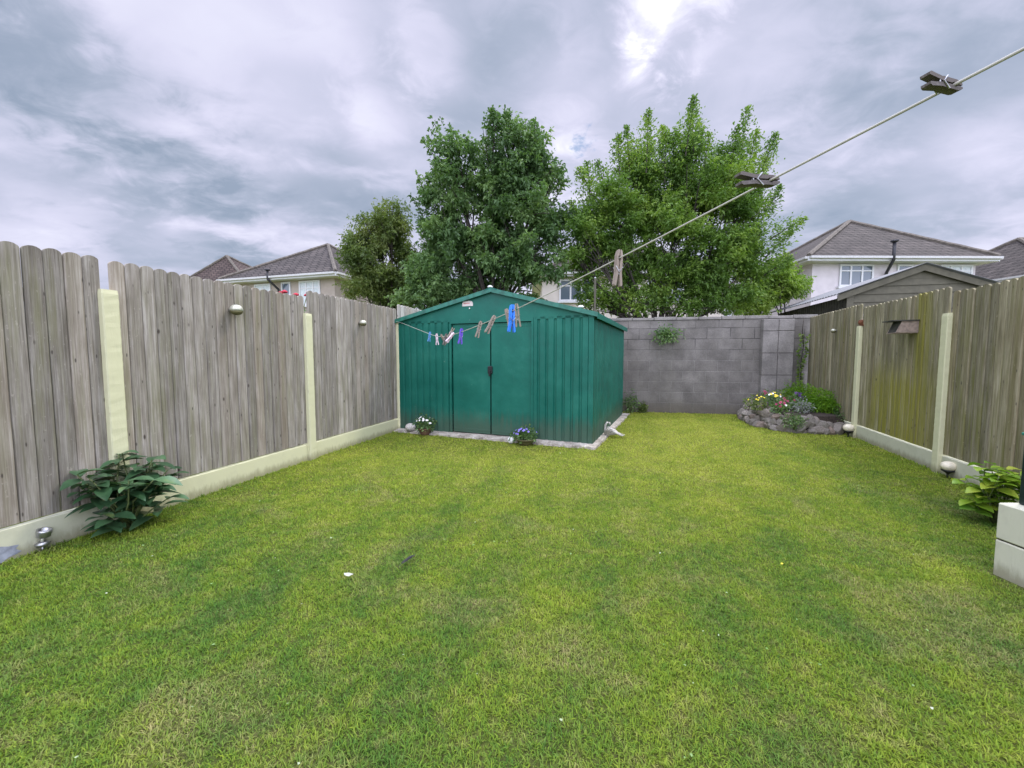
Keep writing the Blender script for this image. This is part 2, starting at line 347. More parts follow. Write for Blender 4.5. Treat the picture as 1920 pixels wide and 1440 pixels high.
def mats_grass():
    m, t, b = newmat('grass_blades'); c = grass_col(t, t.node('ShaderNodeNewGeometry').outputs['Position'], t.attr('gv'))
    setp(t, b, c, 0.6, 0, None, 0.12)
    tr = t.node('ShaderNodeBsdfTranslucent'); t.put(tr.inputs[0], c); mx = t.node('ShaderNodeMixShader'); mx.inputs[0].default_value = 0.35
    t.l.new(b.outputs[0], mx.inputs[1]); t.l.new(tr.outputs[0], mx.inputs[2]); t.l.new(mx.outputs[0], t.n['Material Output'].inputs[0])
    M['grass'] = m
    m, t, b = newmat('turf_ground'); pos = t.node('ShaderNodeNewGeometry').outputs['Position']
    c = grass_col(t, pos); n = t.noise(pos, 60, 5, 0.7)
    c = t.mix(t.smooth(n, 0.3, 0.7, 0.5, 0.9), c, (.055, .050, .022))
    setp(t, b, c, 1.0, 0, t.bump(n, 1.0, 0.02), 0.1); M['turf'] = m
mats_grass()

# ------------------------------------------------------------------ mesh helpers
def tag(o, label=None, cat=None, group=None, kind=None):
    if label: o['label'] = label
    if cat: o['category'] = cat
    if group: o['group'] = group
    if kind: o['kind'] = kind
    return o
def empty(name, loc=(0, 0, 0), rz=0.0, label=None, cat=None, group=None):
    o = bpy.data.objects.new(name, None); o.empty_display_size = 0.1; COL.objects.link(o)
    o.location = loc; o.rotation_euler = (0, 0, rz); tag(o, label, cat, group); return o
class MB:
    def __init__(s): s.v = []; s.f = []; s.a = []
    def add(s, vs, fs, a=0.0):
        b = len(s.v); s.v += [tuple(q) for q in vs]; s.f += [tuple(i+b for i in f) for f in fs]; s.a += [a]*len(vs); return s
    def box(s, x0, x1, y0, y1, z0, z1, bev=0.0, a=0.0, mat=None):
        if bev <= 0:
            vs = [(x, y, z) for x in (x0, x1) for y in (y0, y1) for z in (z0, z1)]
            fs = [(0, 1, 3, 2), (4, 6, 7, 5), (0, 4, 5, 1), (2, 3, 7, 6), (0, 2, 6, 4), (1, 5, 7, 3)]
        else:
            vs = []
            for (zz, d) in ((z0, bev), (z0+bev, 0), (z1-bev, 0), (z1, bev)):
                bb = bev
                pts = [(x0+d+bb*(d == 0), y0+d), (x1-d-bb*(d == 0), y0+d), (x1-d, y0+d+bb*(d == 0)), (x1-d, y1-d-bb*(d == 0)),
                       (x1-d-bb*(d == 0), y1-d), (x0+d+bb*(d == 0), y1-d), (x0+d, y1-d-bb*(d == 0)), (x0+d, y0+d+bb*(d == 0))]
                if d: pts = [(x0+d, y0+d), (x1-d, y0+d), (x1-d, y0+d), (x1-d, y1-d), (x1-d, y1-d), (x0+d, y1-d), (x0+d, y1-d), (x0+d, y0+d)]
                vs += [(px, py, zz) for px, py in pts]
            fs = [tuple(reversed(range(8))), tuple(range(24, 32))]
            for r in range(3):
                for i in range(8): j = (i+1) % 8; fs.append((r*8+i, r*8+j, r*8+8+j, r*8+8+i))
        if mat is not None: vs = [mat @ Vector(q) for q in vs]
        return s.add(vs, fs, a)
    def tube(s, pts, rad, n=6, a=0.0, caps=True):
        pts = [Vector(p) for p in pts]; k = len(pts); rad = rad if hasattr(rad, '__len__') else [rad]*k
        vs = []; up = Vector((0.13, 0.21, 0.97))
        for i, p in enumerate(pts):
            d = (pts[min(i+1, k-1)]-pts[max(i-1, 0)]).normalized()
            if abs(d.dot(up)) > 0.95: up = Vector((1, 0.1, 0))
            x = d.cross(up).normalized(); y = x.cross(d)
            vs += [p+(x*math.cos(2*math.pi*j/n)+y*math.sin(2*math.pi*j/n))*rad[i] for j in range(n)]
        fs = [(i*n+j, i*n+(j+1) % n, (i+1)*n+(j+1) % n, (i+1)*n+j) for i in range(k-1) for j in range(n)]
        if caps: fs += [tuple(reversed(range(n))), tuple(range((k-1)*n, k*n))]
        return s.add(vs, fs, a)
    def lathe(s, prof, n=20, c=(0, 0, 0), a=0.0, mat=None):
        vs = []
        for r, z in prof: vs += [Vector((r*math.cos(2*math.pi*j/n), r*math.sin(2*math.pi*j/n), z)) for j in range(n)]
        if mat is not None: vs = [mat @ v for v in vs]
        vs = [v+Vector(c) for v in vs]; k = len(prof)
        fs = [(i*n+j, i*n+(j+1) % n, (i+1)*n+(j+1) % n, (i+1)*n+j) for i in range(k-1) for j in range(n)]
        fs += [tuple(reversed(range(n))), tuple(range((k-1)*n, k*n))]
        return s.add(vs, fs, a)
    def sphere(s, r, c=(0, 0, 0), sx=1, sy=1, sz=1, n=16, a=0.0):
        prof = [(max(1e-4, r*math.sin(math.pi*i/10)), -r*math.cos(math.pi*i/10)) for i in range(11)]
        b = len(s.v); s.lathe(prof, n, (0, 0, 0), a)
        for i in range(b, len(s.v)): x, y, z = s.v[i]; s.v[i] = (x*sx+c[0], y*sy+c[1], z*sz+c[2])
        return s
    def prism(s, outline, y0, y1, a=0.0, mat=None):   # outline in XZ
        n = len(outline); vs = [Vector((x, y0, z)) for x, z in outline]+[Vector((x, y1, z)) for x, z in outline]
        if mat is not None: vs = [mat @ v for v in vs]
        return s.add(vs, [tuple(range(n)), tuple(reversed(range(n, 2*n)))]+[(i, i+n, (i+1) % n+n, (i+1) % n) for i in range(n)], a)
    def build(s, name, mat, parent=None, smooth=False, attr='bv', loc=None, rot=None):
        me = bpy.data.meshes.new(name); me.from_pydata(s.v, [], s.f); me.validate()
        if attr and len(me.vertices) == len(s.a):
            at = me.attributes.new(attr, 'FLOAT', 'POINT'); at.data.foreach_set('value', s.a)
        me.materials.append(M[mat] if isinstance(mat, str) else mat)
        if smooth: me.polygons.foreach_set('use_smooth', [True]*len(me.polygons))
        o = bpy.data.objects.new(name, me); COL.objects.link(o)
        if parent is not None: o.parent = parent
        if loc is not None: o.location = loc
        if rot is not None: o.rotation_euler = rot
        return o
def np_mesh(name, verts, faces_flat, loops, mat, attrname, attrval, parent=None, smooth=False):
    me = bpy.data.meshes.new(name); nv = len(verts)
    me.vertices.add(nv); me.vertices.foreach_set('co', verts.astype(np.float32).ravel())
    me.loops.add(len(faces_flat)); me.loops.foreach_set('vertex_index', faces_flat.astype(np.int32))
    me.polygons.add(len(loops)); st = np.concatenate(([0], np.cumsum(loops)[:-1])).astype(np.int32)
    me.polygons.foreach_set('loop_start', st); me.polygons.foreach_set('loop_total', loops.astype(np.int32))
    me.update(calc_edges=True)
    at = me.attributes.new(attrname, 'FLOAT', 'POINT'); at.data.foreach_set('value', attrval.astype(np.float32))
    me.materials.append(M[mat])
    o = bpy.data.objects.new(name, me); COL.objects.link(o)
    if parent is not None: o.parent = parent
    return o
def copy_tree(o, parent=None):
    c = o.copy(); COL.objects.link(c); c.parent = parent
    for ch in o.children: copy_tree(ch, c)
    return c
def norm(a): return a/np.maximum(np.linalg.norm(a, axis=1, keepdims=True), 1e-9)
def leaves(name, pos, dirs, L, W, mat, parent=None, fold=0.25, droop=0.3, lv=None):
    """one folded four-sided leaf per position"""
    n = len(pos); d = norm(dirs); rnd = norm(rng.normal(size=(n, 3))+np.array([0, 0, 0.9]))
    side = norm(np.cross(d, rnd)); nor = norm(np.cross(side, d))
    L = (L*rng.uniform(0.65, 1.25, n))[:, None]; Wd = L*(W)
    tip = pos+d*L-np.array([0, 0, 1.0])*L*droop
    mid = pos+d*L*0.45+nor*L*0.02
    a = mid+side*Wd+nor*Wd*fold; b = mid-side*Wd+nor*Wd*fold
    V = np.stack([pos, a, tip, b], 1).reshape(-1, 3)
    i = np.arange(n)*4
    F = np.stack([i, i+1, i+2, i, i+2, i+3], 1).ravel()
    if lv is None: lv = rng.uniform(0, 1, n)
    return np_mesh(name, V, F, np.full(2*n, 3), mat, 'lv', np.repeat(lv, 4), parent)

# ------------------------------------------------------------------ ground
LK = 0.2656; LX0 = -3.6          # left fence line  X = LX0 + LK*Y
RK = 0.366;  RX0 = 2.93          # right fence line X = RX0 + RK*Y
AL = math.atan(LK); AR = math.atan(RK)
g = MB(); g.add([(-400, -60, 0), (400, -60, 0), (400, 700, 0), (-400, 700, 0)], [(0, 1, 2, 3)])
tag(g.build('ground', 'turf'), kind='structure')

# shed frame
XH = Vector((.924, -.383, 0)).normalized(); YH = Vector((-XH.y, XH.x, 0)); SB = Vector((1.06, 5.34, 0)); SW = 3.12; SD = 2.98
SA = SB-XH*SW; SROT = math.atan2(XH.y, XH.x)
def inshed(x, y):
    dx = x-SA.x; dy = y-SA.y; u = dx*XH.x+dy*XH.y; v = dx*YH.x+dy*YH.y
    return u, v
BED = [(4.85, 8.35), (4.42, 7.76), (4.22, 7.0), (4.27, 6.52), (4.52, 6.30), (4.92, 6.21), (5.25, 6.22), (5.95, 8.1)]
def inpoly(x, y, poly):
    c = np.zeros_like(x, bool); n = len(poly)
    for i in range(n):
        x1, y1 = poly[i]; x2, y2 = poly[(i+1) % n]
        k = ((y1 > y) != (y2 > y)) & (x < (x2-x1)*(y-y1)/((y2-y1) or 1e-9)+x1); c ^= k
    return c
def wallY(x): return 8.75-0.19*(x-2.35)

def make_grass():
    zones = [(-0.6, 1.0, 2500, 1.0), (1.0, 2.2, 29000, .88), (2.2, 3.4, 18000, 1.08), (3.4, 5.0, 10000, 1.4), (5.0, 9.2, 5500, 1.9)]
    P = []; S = []
    for y0, y1, den, w in zones:
        xa = LX0+LK*y0-.1; xb = RX0+RK*y1+.1; n = int((xb-xa)*(y1-y0)*den)
        x = rng.uniform(xa, xb, n); y = rng.uniform(y0, y1, n)
        vis = np.abs(x) < (y+0.9)*1.32 if y0 >= 1.0 else np.ones(n, bool)
        k = vis & (x > LX0+LK*y+0.035) & (x < RX0+RK*y-0.03) & (y < wallY(x)-0.02)
        x, y = x[k], y[k]; P.append(np.stack([x, y], 1)); S.append(np.full(len(x), w))
    P = np.concatenate(P); S = np.concatenate(S); x, y = P[:, 0], P[:, 1]
    u = (x-SA.x)*XH.x+(y-SA.y)*XH.y; v = (x-SA.x)*YH.x+(y-SA.y)*YH.y
    wob = 0.03*np.sin(u*9)+0.02*np.sin(u*23+1)+0.02*np.sin(v*13)
    k = ~((u > -0.2) & (u < SW+0.12+wob*0.6) & (v > -0.19+wob) & (v < SD+0.3)) & ~inpoly(x, y, BED) & ~((x > 2.62) & (x < 2.9) & (y < 2.2))
    P, S, x, y, u, v = P[k], S[k], x[k], y[k], u[k], v[k]; n = len(P)
    # clumping: blade length follows a smooth pseudo-noise
    cl = 0.5+0.25*np.sin(x*7.1+2.3*np.sin(y*3.3))+0.25*np.sin(y*8.7+1.9*np.sin(x*4.1)+1)
    cl2 = 0.5+0.5*np.sin(x*47+3*np.sin(y*23)+2*np.sin(y*61))*np.sin(y*43+3*np.sin(x*19)+2*np.sin(x*57))
    h = rng.uniform(0.010, 0.0245, n)*(0.45+0.25*cl+0.9*cl2)*(0.9+0.1*S)
    dl = np.minimum(np.abs(x-(LX0+LK*y+.035)), np.abs(RX0+RK*y-.03-x)); dl = np.minimum(dl, np.abs(wallY(x)-y))
    slab_d = np.where((u > -.3) & (u < SW+.3), np.abs(v+0.19), 9); slab_d = np.minimum(slab_d, np.where((v > -.3), np.abs(u-SW-.12), 9))
    edge = np.exp(-(dl/0.05)**2)+0.7*np.exp(-(slab_d/0.04)**2)
    h = h*(1+1.5*edge*rng.uniform(0, 1, n)*(0.4+0.6*(np.sin(x*17+y*13)*np.sin(y*29)+1)/2))
    wd = rng.uniform(0.0010, 0.0024, n)*S*1.15
    az = rng.uniform(0, 2*np.pi, n); lean = rng.uniform(0.45, 1.75, n)
    # local drift so tufts comb the same way
    az = az*0.93+0.07*(2.5*np.sin(x*5+np.sin(y*6))+2.5*np.cos(y*4.5+x*2)+3)
    dx, dy = np.cos(az), np.sin(az); px, py = -dy, dx
    tw = rng.uniform(-0.6, 0.6, n); px, py = px*np.cos(tw)-py*np.sin(tw), px*np.sin(tw)+py*np.cos(tw)
    z0 = np.zeros(n); l1 = h*0.5
    def pt(bx, by, bz, sg, w): return np.stack([bx+px*sg*w, by+py*sg*w, bz], 1)
    m_out = l1*np.sin(lean*0.6); m_up = l1*np.cos(lean*0.6)
    t_out = m_out+h*0.55*np.sin(np.minimum(lean*1.2, 1.5)); t_up = m_up+h*0.55*np.cos(np.minimum(lean*1.2, 1.5))
    V = np.stack([pt(x, y, z0-.002, 1, wd), pt(x, y, z0-.002, -1, wd), pt(x+dx*m_out, y+dy*m_out, m_up, 1, wd*.85), pt(x+dx*m_out, y+dy*m_out, m_up, -1, wd*.85),
                  np.stack([x+dx*t_out, y+dy*t_out, t_up], 1)], 1).reshape(-1, 3)
    i = np.arange(n)*5
    F = np.stack([i, i+1, i+3, i+2, i+2, i+3, i+4], 1).ravel(); Lp = np.tile([4, 3], n)
    gv = np.clip(rng.normal(0.48, 0.19, n), 0, 1)
    o = np_mesh('lawn_grass', V, F, Lp, 'grass', 'gv', np.repeat(gv, 5))
    tag(o, 'short mown green lawn filling the garden between the two fences', 'grass', None, 'stuff')
make_grass()
def make_clover():
    n = 190; y = rng.uniform(1.1, 6.5, n); x = rng.uniform(-1, 1, n)*(y*1.2); k = (x > LX0+LK*y+.1) & (x < RX0+RK*y-.1); x, y = x[k], y[k]
    u = (x-SA.x)*XH.x+(y-SA.y)*XH.y; v = (x-SA.x)*YH.x+(y-SA.y)*YH.y; k = ~((v > -.25) & (u < SW+.2)) & ~((x > 2.5) & (y < 2.4)); x, y = x[k], y[k]
    m = MB()
    for a, b in zip(x, y):
        r = random.uniform(.0025, .006); z = random.uniform(.018, .03); q = random.uniform(0, 6); w = random.choice([0.2, 0.5, 0.9])
        m.add([(a+r*math.cos(q+j*1.257)*(1+.3*(j % 2)), b+r*math.sin(q+j*1.257), z+random.uniform(-.003, .004)) for j in range(5)], [(0, 1, 2, 3, 4)], w)
    o = m.build('clover_flecks', 'leaf_fleck', None, attr='lv'); tag(o, 'small pale clover and daisy flecks scattered through the lawn', 'clover', None, 'stuff')
M['leaf_fleck'] = leaf_mat('clover_flecks', [(0.1, (.16, .30, .06)), (0.5, (.22, .34, .12)), (0.9, (.66, .68, .55))], 0.2)
make_clover()

# ------------------------------------------------------------------ fences
def board_panel(name, width, z0, ztop, parent, mat, loc, rz, seed, moss=0.0, flip=False, arch=0.034, cup=0.0):
    rr = random.Random(seed); m = MB(); n = max(2, round(width/0.0965)); w = width/n; t = 0.018
    st = [0, .035, .12, .3, .5, .7, .88, .965, 1]; ch = [.008, .0025, .0, -.0012, -.0015, -.0012, .0, .0025, .008]
    for i in range(n):
        g_ = rr.uniform(.0006, .0022); x0 = i*w+g_; ww = w-2*g_; d = rr.uniform(-.003, .004); zt = ztop+rr.uniform(-.005, .005); a = rr.random()
        tw = rr.uniform(-.0025, .0025); sl = rr.uniform(-.0015, .0015)
        front = []; back = []; ks = len(st)
        tops = []
        for s in st: tops.append(zt-arch*(1-math.sqrt(max(0, 1-(2*s-1)**2*0.97))))
        vs = []
        for z_i in (0, 1):
            for s, c, tp in zip(st, ch, tops):
                z = z0 if z_i == 0 else tp
                vs.append((x0+s*ww+sl*(z_i*2-1), t-c+d+tw*(2*s-1), z))
        for z_i in (0, 1):
            for s, tp in zip(st, tops):
                vs.append((x0+s*ww+sl*(z_i*2-1), d, z0 if z_i == 0 else tp))
        fs = []
        for j in range(ks-1):
            fs.append((j+1, j, ks+j, ks+j+1)); fs.append((2*ks+j, 2*ks+j+1, 3*ks+j+1, 3*ks+j)); fs.append((ks+j+1, ks+j, 3*ks+j, 3*ks+j+1)); fs.append((j, j+1, 2*ks+j+1, 2*ks+j))
        fs += [(0, 2*ks, 3*ks, ks), (ks-1, 2*ks-1, 4*ks-1, 3*ks-1)]
        m.add(vs, fs, a)
    for zr in (z0+.22, (z0+ztop)/2, ztop-.3): m.box(.01, width-.01, -.035, -.002, zr-.04, zr+.04, a=.3)
    o = m.build(name, mat, parent, loc=loc, rot=(0, 0, rz))
    if moss:
        at = o.data.attributes.new('moss', 'FLOAT', 'POINT'); at.data.foreach_set('value', [moss]*len(o.data.vertices))
    return o
def rough_box(m, x0, x1, y0, y1, z0, z1, seg=24, amp=.003, seed=1, axis='z'):
    """bar with rounded, slightly uneven edges; long axis z or x"""
    rr = random.Random(seed); n = seg; b = min(x1-x0, y1-y0, z1-z0 if axis == 'x' else 9)*.07
    if axis == 'z': A = [(x0+b, y0), (x1-b, y0), (x1, y0+b), (x1, y1-b), (x1-b, y1), (x0+b, y1), (x0, y1-b), (x0, y0+b)]
    else: A = [(y0+b, z0), (y1-b, z0), (y1, z0+b), (y1, z1-b), (y1-b, z1), (y0+b, z1), (y0, z1-b), (y0, z0+b)]
    L0, L1 = (z0, z1) if axis == 'z' else (x0, x1); vs = []
    ca = (sum(p[0] for p in A)/8, sum(p[1] for p in A)/8)
    for i in range(n+1):
        f = i/n; L = L0+(L1-L0)*f; sh = .93 if i in (0, n) else 1
        for p in A:
            q = (ca[0]+(p[0]-ca[0])*sh+rr.uniform(-amp, amp), ca[1]+(p[1]-ca[1])*sh+rr.uniform(-amp, amp))
            vs.append((q[0], q[1], L+(0 if i not in (1, n-1) else 0)) if axis == 'z' else (L, q[0], q[1]))
    fs = [(i*8+j, i*8+(j+1) % 8, i*8+8+(j+1) % 8, i*8+8+j) for i in range(n) for j in range(8)]+[tuple(reversed(range(8))), tuple(range(n*8, n*8+8))]
    m.add(vs, fs)

def fence(side, ys, tops, posts, postz, label):
    root = empty('timber_fence', (LX0 if side < 0 else RX0, 0, 0), 0, label, 'fence')
    K, X0, A = (LK, LX0, AL) if side < 0 else (RK, RX0, AR)
    def pt(y): return Vector((K*y, y, 0))
    mat = 'wood_left' if side < 0 else 'wood_right'
    for i in range(len(ys)-1):
        a, b = pt(ys[i]), pt(ys[i+1]); L = (b-a).length
        g0, g1 = .026, .026
        W = L-g0-g1; d = (b-a).normalized()
        if side < 0: start = b-d*g1; rz = math.atan2(-d.y, -d.x)
        else: start = a+d*g0; rz = math.atan2(d.y, d.x)
        mm = mat
        if side < 0 and i == len(ys)-2: mm = 'wood_pale'
        board_panel('board_panel', W, .205, tops[i], root, mm, start, rz, 10+i+(side > 0)*20, moss=1.0 if side > 0 and i == MOSSI else 0.0)
        m = MB(); rough_box(m, 0, W+.02, -.02, .03, -.02, .19, 20, .0015, 5+i, 'x')
        gb = m.build('gravel_board', 'cream_grey' if side > 0 or i < 2 else 'cream', root, loc=start+Vector((0, 0, 0)), rot=(0, 0, rz))
    for y, z in zip(posts, postz):
        m = MB(); rough_box(m, -.05, .05, -.05, .062, -.05, z, 60, .0011, int(y*10)+50)
        d = (pt(1)-pt(0)).normalized(); rz = math.atan2(-d.y, -d.x) if side < 0 else math.atan2(d.y, d.x)
        m.build('post', 'cream', root, loc=pt(y), rot=(0, 0, rz))
    return root
MOSSI = 3
fence(-1, [-.9, .98, 2.86, 4.66, 6.56, 8.45], [1.875, 1.875, 1.875, 1.955, 2.035], [.98, 2.86, 4.66, 6.56], [1.65, 1.66, 1.685, 1.775],
      'weathered grey round-topped board fence with cream posts, left of the lawn')
fence(1, [-1.3, .55, 2.33, 4.12, 5.93, 8.02], [1.84, 1.84, 1.845, 1.905, 1.965], [.55, 2.33, 4.12, 5.93], [1.63, 1.63, 1.635, 1.64],
      'greenish algae-stained board fence with cream posts, right of the lawn')
def on_left(y, out=.02):  # point on garden face of left fence
    n = Vector((math.cos(AL), -math.sin(AL), 0)); return Vector((LX0+LK*y, y, 0))+n*out
def on_right(y, out=.02):
    n = Vector((-math.cos(AR), math.sin(AR), 0)); return Vector((RX0+RK*y, y, 0))+n*out

# ------------------------------------------------------------------ block wall
WROT = math.atan(-.19)
root = empty('block_wall', (-2.6, wallY(-2.6), 0), WROT, 'tall grey concrete block wall closing the far end of the garden', 'wall')
wl = 12.2
m = MB(); m.box(0, wl, 0, .2, -.1, 1.952); m.build('wall_body', 'block', root)
m = MB(); rr = random.Random(3); xx = -.02
while xx < wl:
    l = .44; m.box(xx, min(xx+l-.008, wl), -.022+rr.uniform(-.004, .004), .222, 1.957, 2.015+rr.uniform(-.006, .01), .006, rr.random()); xx += l
m.build('coping', 'pillar', root)
m = MB(); px0 = (5.02+2.6)/math.cos(WROT)
for c in range(2):
    zz = -.05; k = 0
    while zz < 1.9:
        hh = .44 if (k+c) % 3 else .438; hh = min(hh, 1.945-zz)
        m.box(px0+c*.285+rr.uniform(0, .004), px0+c*.285+.277, -.13+rr.uniform(-.004, .004), -.003, zz, zz+hh-.009, .006, rr.random()); zz += hh; k += 1
m.box(px0+.01, px0+.555, -.105, -.004, -.05, 1.93, 0, .5)
m.build('pillar', 'pillar', root)

# ------------------------------------------------------------------ green shed
def slab():
    m = MB(); rr = random.Random(11); pts = []
    def edge(a, b, n, amp):
        for i in range(n): f = i/n; pts.append((a[0]+(b[0]-a[0])*f+rr.uniform(-amp, amp), a[1]+(b[1]-a[1])*f+rr.uniform(-amp, amp)))
    edge((-.06, -.17), (SW+.10, -.19), 60, .018); edge((SW+.10, -.19), (SW+.14, SD+.25), 40, .012); edge((SW+.14, SD+.25), (-.06, SD+.25), 6, 0); edge((-.06, SD+.25), (-.06, -.17), 6, 0)
    n = len(pts); vs = [(x, y, -.03) for x, y in pts]+[(x+(.006 if x < 1 else -.008), y+.008, .03+rr.uniform(-.008, .008)) for x, y in pts]
    cx, cy = SW/2, SD/2
    inner = [(cx+(x-cx)*.94, cy+(y-cy)*.92, .042) for x, y in pts]; vs += inner
    fs = [(i, (i+1) % n, n+(i+1) % n, n+i) for i in range(n)]+[(n+i, n+(i+1) % n, 2*n+(i+1) % n, 2*n+i) for i in range(n)]+[tuple(range(2*n, 3*n))]
    m.add(vs, fs); o = m.build('concrete_base', 'slab', None, loc=SA, rot=(0, 0, SROT)); tag(o, 'rough pale concrete base under the green metal shed', 'concrete base')
slab()
shed = empty('metal_shed', (SA.x, SA.y, .042), SROT, 'green corrugated metal shed with double doors at the end of the lawn', 'shed')
EZ = 1.70; RZ = 2.085; RXc = 1.67
def corrug(x0, x1, z0, z1, pitch=.118, dep=.020):
    """trapezoid profile sheet in XZ, facing -y"""
    m = MB(); xs = []; x = x0
    while x < x1-.002:
        for dx, y in ((0, -dep), (pitch*.62, -dep), (pitch*.72, 0), (pitch*.9, 0)):
            if x+dx < x1: xs.append((x+dx, y))
        x += pitch
    xs.append((x1, xs[-1][1])); n = len(xs)
    vs = [(a, b, z0) for a, b in xs]+[(a, b, z1) for a, b in xs]+[(a, b+.004, z0) for a, b in xs]+[(a, b+.004, z1) for a, b in xs]
    fs = [(i, i+1, n+i+1, n+i) for i in range(n-1)]+[(2*n+i+1, 2*n+i, 3*n+i, 3*n+i+1) for i in range(n-1)]
    m.add(vs, fs); return m
DX0, DX1 = 1.00, 2.27; DC = (DX0+DX1)/2
m = corrug(.03, DX0-.01, .0, EZ); m.build('front_wall', 'green', shed)
m = corrug(DX1+.01, SW-.03, .0, EZ); m.build('front_wall', 'green', shed)
m = corrug(0, SD, .0, EZ); m.build('side_wall', 'green', shed, loc=(SW, 0, 0), rot=(0, 0, R(90)))
m = corrug(0, SD, .0, EZ); m.build('side_wall', 'green', shed, loc=(0, SD, 0), rot=(0, 0, R(-90)))
m = corrug(0, SW, .0, EZ); m.build('back_wall', 'green', shed, loc=(SW, SD, 0), rot=(0, 0, R(180)))
# gable
m = MB(); m.prism([(.0, EZ-.03), (SW, EZ-.03), (SW, EZ+.02), (RXc, RZ+.01), (0, EZ+.02)], -.020, .0); m.build('gable', 'green', shed)
m = MB(); m.prism([(.0, EZ-.03), (SW, EZ-.03), (SW, EZ+.02), (RXc, RZ+.01), (0, EZ+.02)], SD-.0, SD+.02); m.build('gable', 'green', shed)
# corner trims and bottom rail
for x in (0, SW-.05):
    m = MB(); m.box(x, x+.05, -.024, -.015, 0, EZ+.0, 0)
    if x > 1: m.box(x+.0502, x+.068, -.024, .045, 0, EZ, 0)
    m.build('corner_trim', 'green', shed)
m = MB(); m.box(DX0-.03, DX1+.03, -.030, -.0205, EZ-.055, EZ-.012, .0)
m.box(DX0-.035, DX0-.005, -.034, -.004, 0, EZ-.05); m.box(DX1+.005, DX1+.032, -.034, -.004, 0, EZ-.05); m.build('door_frame', 'green', shed)
m = MB(); m.box(DX0-.02, DX1+.02, .045, .06, -.0, EZ-.01); m.build('door_recess', 'black', shed)
for i, (a, b) in enumerate(((DX0, DC-.007), (DC+.007, DX1))):
    m = MB(); m.box(a+.004, b-.002, .000, .022, .012, EZ-.062, .003)
    e = a+.03 if i == 1 else b-.03
    m.box(a+.012, b-.012, -.0035, -.0002, .05, .075, .001); m.box(a+.012, b-.012, -.0035, -.0002, EZ-.12, EZ-.095, .001)
    d = m.build('door', 'green', shed)
    if i == 0:
        h = MB(); h.box(DC-.035, DC+.035, -.03, -.0005, .905, 1.015, .006); h.box(DC-.012, DC+.012, -.045, -.031, .87, .95, .004); h.build('lock_plate', 'black', d)
# roof
def roofslab(xa, za, xb, zb, y0, y1, t):
    dx, dz = xb-xa, zb-za; L = math.hypot(dx, dz); n = (-dz/L*t, dx/L*t)
    if n[1] < 0: n = (-n[0], -n[1])
    return [(xa, za), (xb, zb), (xb+n[0], zb+n[1]), (xa+n[0], za+n[1])]
for s in (0, 1):
    sl = (RZ-EZ)/(RXc if s == 0 else SW-RXc); ov = .075
    xa, za = (-ov, EZ+.015-ov*sl) if s == 0 else (RXc, RZ+.015)
    xb, zb = (RXc, RZ+.015) if s == 0 else (SW+ov, EZ+.015-ov*sl)
    m = MB(); m.prism(roofslab(xa, za, xb, zb, 0, 0, .012), -.06, SD+.06)
    ribs = 26
    for i in range(ribs):
        y = -.03+(SD+.06)*i/(ribs-1); o_ = roofslab(xa, za+.0125, xb, zb+.0125, 0, 0, .012); m.prism(o_, y-.012, y+.012)
    r = m.build('roof_sheet', 'green', shed)
    m = MB(); m.prism([(xa, za-.03), (xb, zb-.03), (xb, zb+.03), (xa, za+.03)], -.072, -.0605); m.build('verge_trim', 'green_trim', shed)
    if s: m = MB(); m.box(xb-.012, xb+.004, -.06, SD+.06, zb-.05, zb+.012, 0); m.build('eaves_trim', 'green', shed)
    else: m = MB(); m.box(xa-.004, xa+.012, -.06, SD+.06, za-.05, za+.012, 0); m.build('eaves_trim', 'green', shed)
m = MB(); m.prism([(RXc-.10, RZ+.005), (RXc, RZ+.045), (RXc+.10, RZ+.005), (RXc+.10, RZ+.018), (RXc, RZ+.058), (RXc-.10, RZ+.018)], -.075, SD+.07); m.build('ridge_cap', 'green', shed)
# maker's plate with curved top, two pale caps
pl = [(-.088, -.035), (.088, -.035), (.088, .012), (.07, .032), (.03, .04), (-.03, .04), (-.07, .032), (-.088, .012)]
m = MB(); m.prism(pl, -.004, 0); p_ = m.build('name_plate', 'label', shed, loc=(DC-.36, -.021, 1.93))
m = MB()
for i, w in enumerate((.10, .012, .012)): pass
rx = -.06
for wch in (.014, .009, .013, .008, .014, .010, .012, .009): m.box(rx, rx+wch-.003, -.0052, -.0041, -.002, .012); rx += wch+.001
m.build('faint_print', 'red_ink', p_)
m = MB(); m.sphere(.011, (DC-.36+.035, -.027, 1.86)); m.build('white_stud', 'white', shed, True)
for (x, y, z, s_) in ((RXc-.02, -.045, RZ+.065, .022), (SW-.16, -.03, EZ+.11, .022)):
    m = MB(); m.sphere(s_, (x, y, z), 1.6, 1, .8); m.sphere(s_*.6, (x+s_*1.2, y, z-.006), 1.2, 1, .8); m.build('pale_cap', 'white', shed, True)

# ------------------------------------------------------------------ white block wall and green post on the right
root = empty('low_block_wall', (2.66, 0, 0), 0, 'low white-painted block wall two courses high at the right edge', 'low wall')
for k in range(2):
    m = MB(); rr = random.Random(40+k)
    y = 2.17
    m.box(0, .22, y-2.6, y, .0+.205*k-.01*(k == 0), .198+.205*k, .006)
    m.build('block_course', 'white_block', root)
m = MB(); m.box(.006, .214, -.42, 2.164, .19, .212); m.build('mortar_bed', 'soil', root)
root = empty('green_post', (2.782, 2.10, .403), 0, 'short dark green metal post standing on the low white wall', 'post')
m = MB(); m.box(-.045, .045, -.045, .045, 0, .375, .006); m.build('shaft', 'dark_green', root)
m = MB(); m.box(-.052, .052, -.052, .052, .376, .392, .004); m.build('cap', 'green_trim', root)

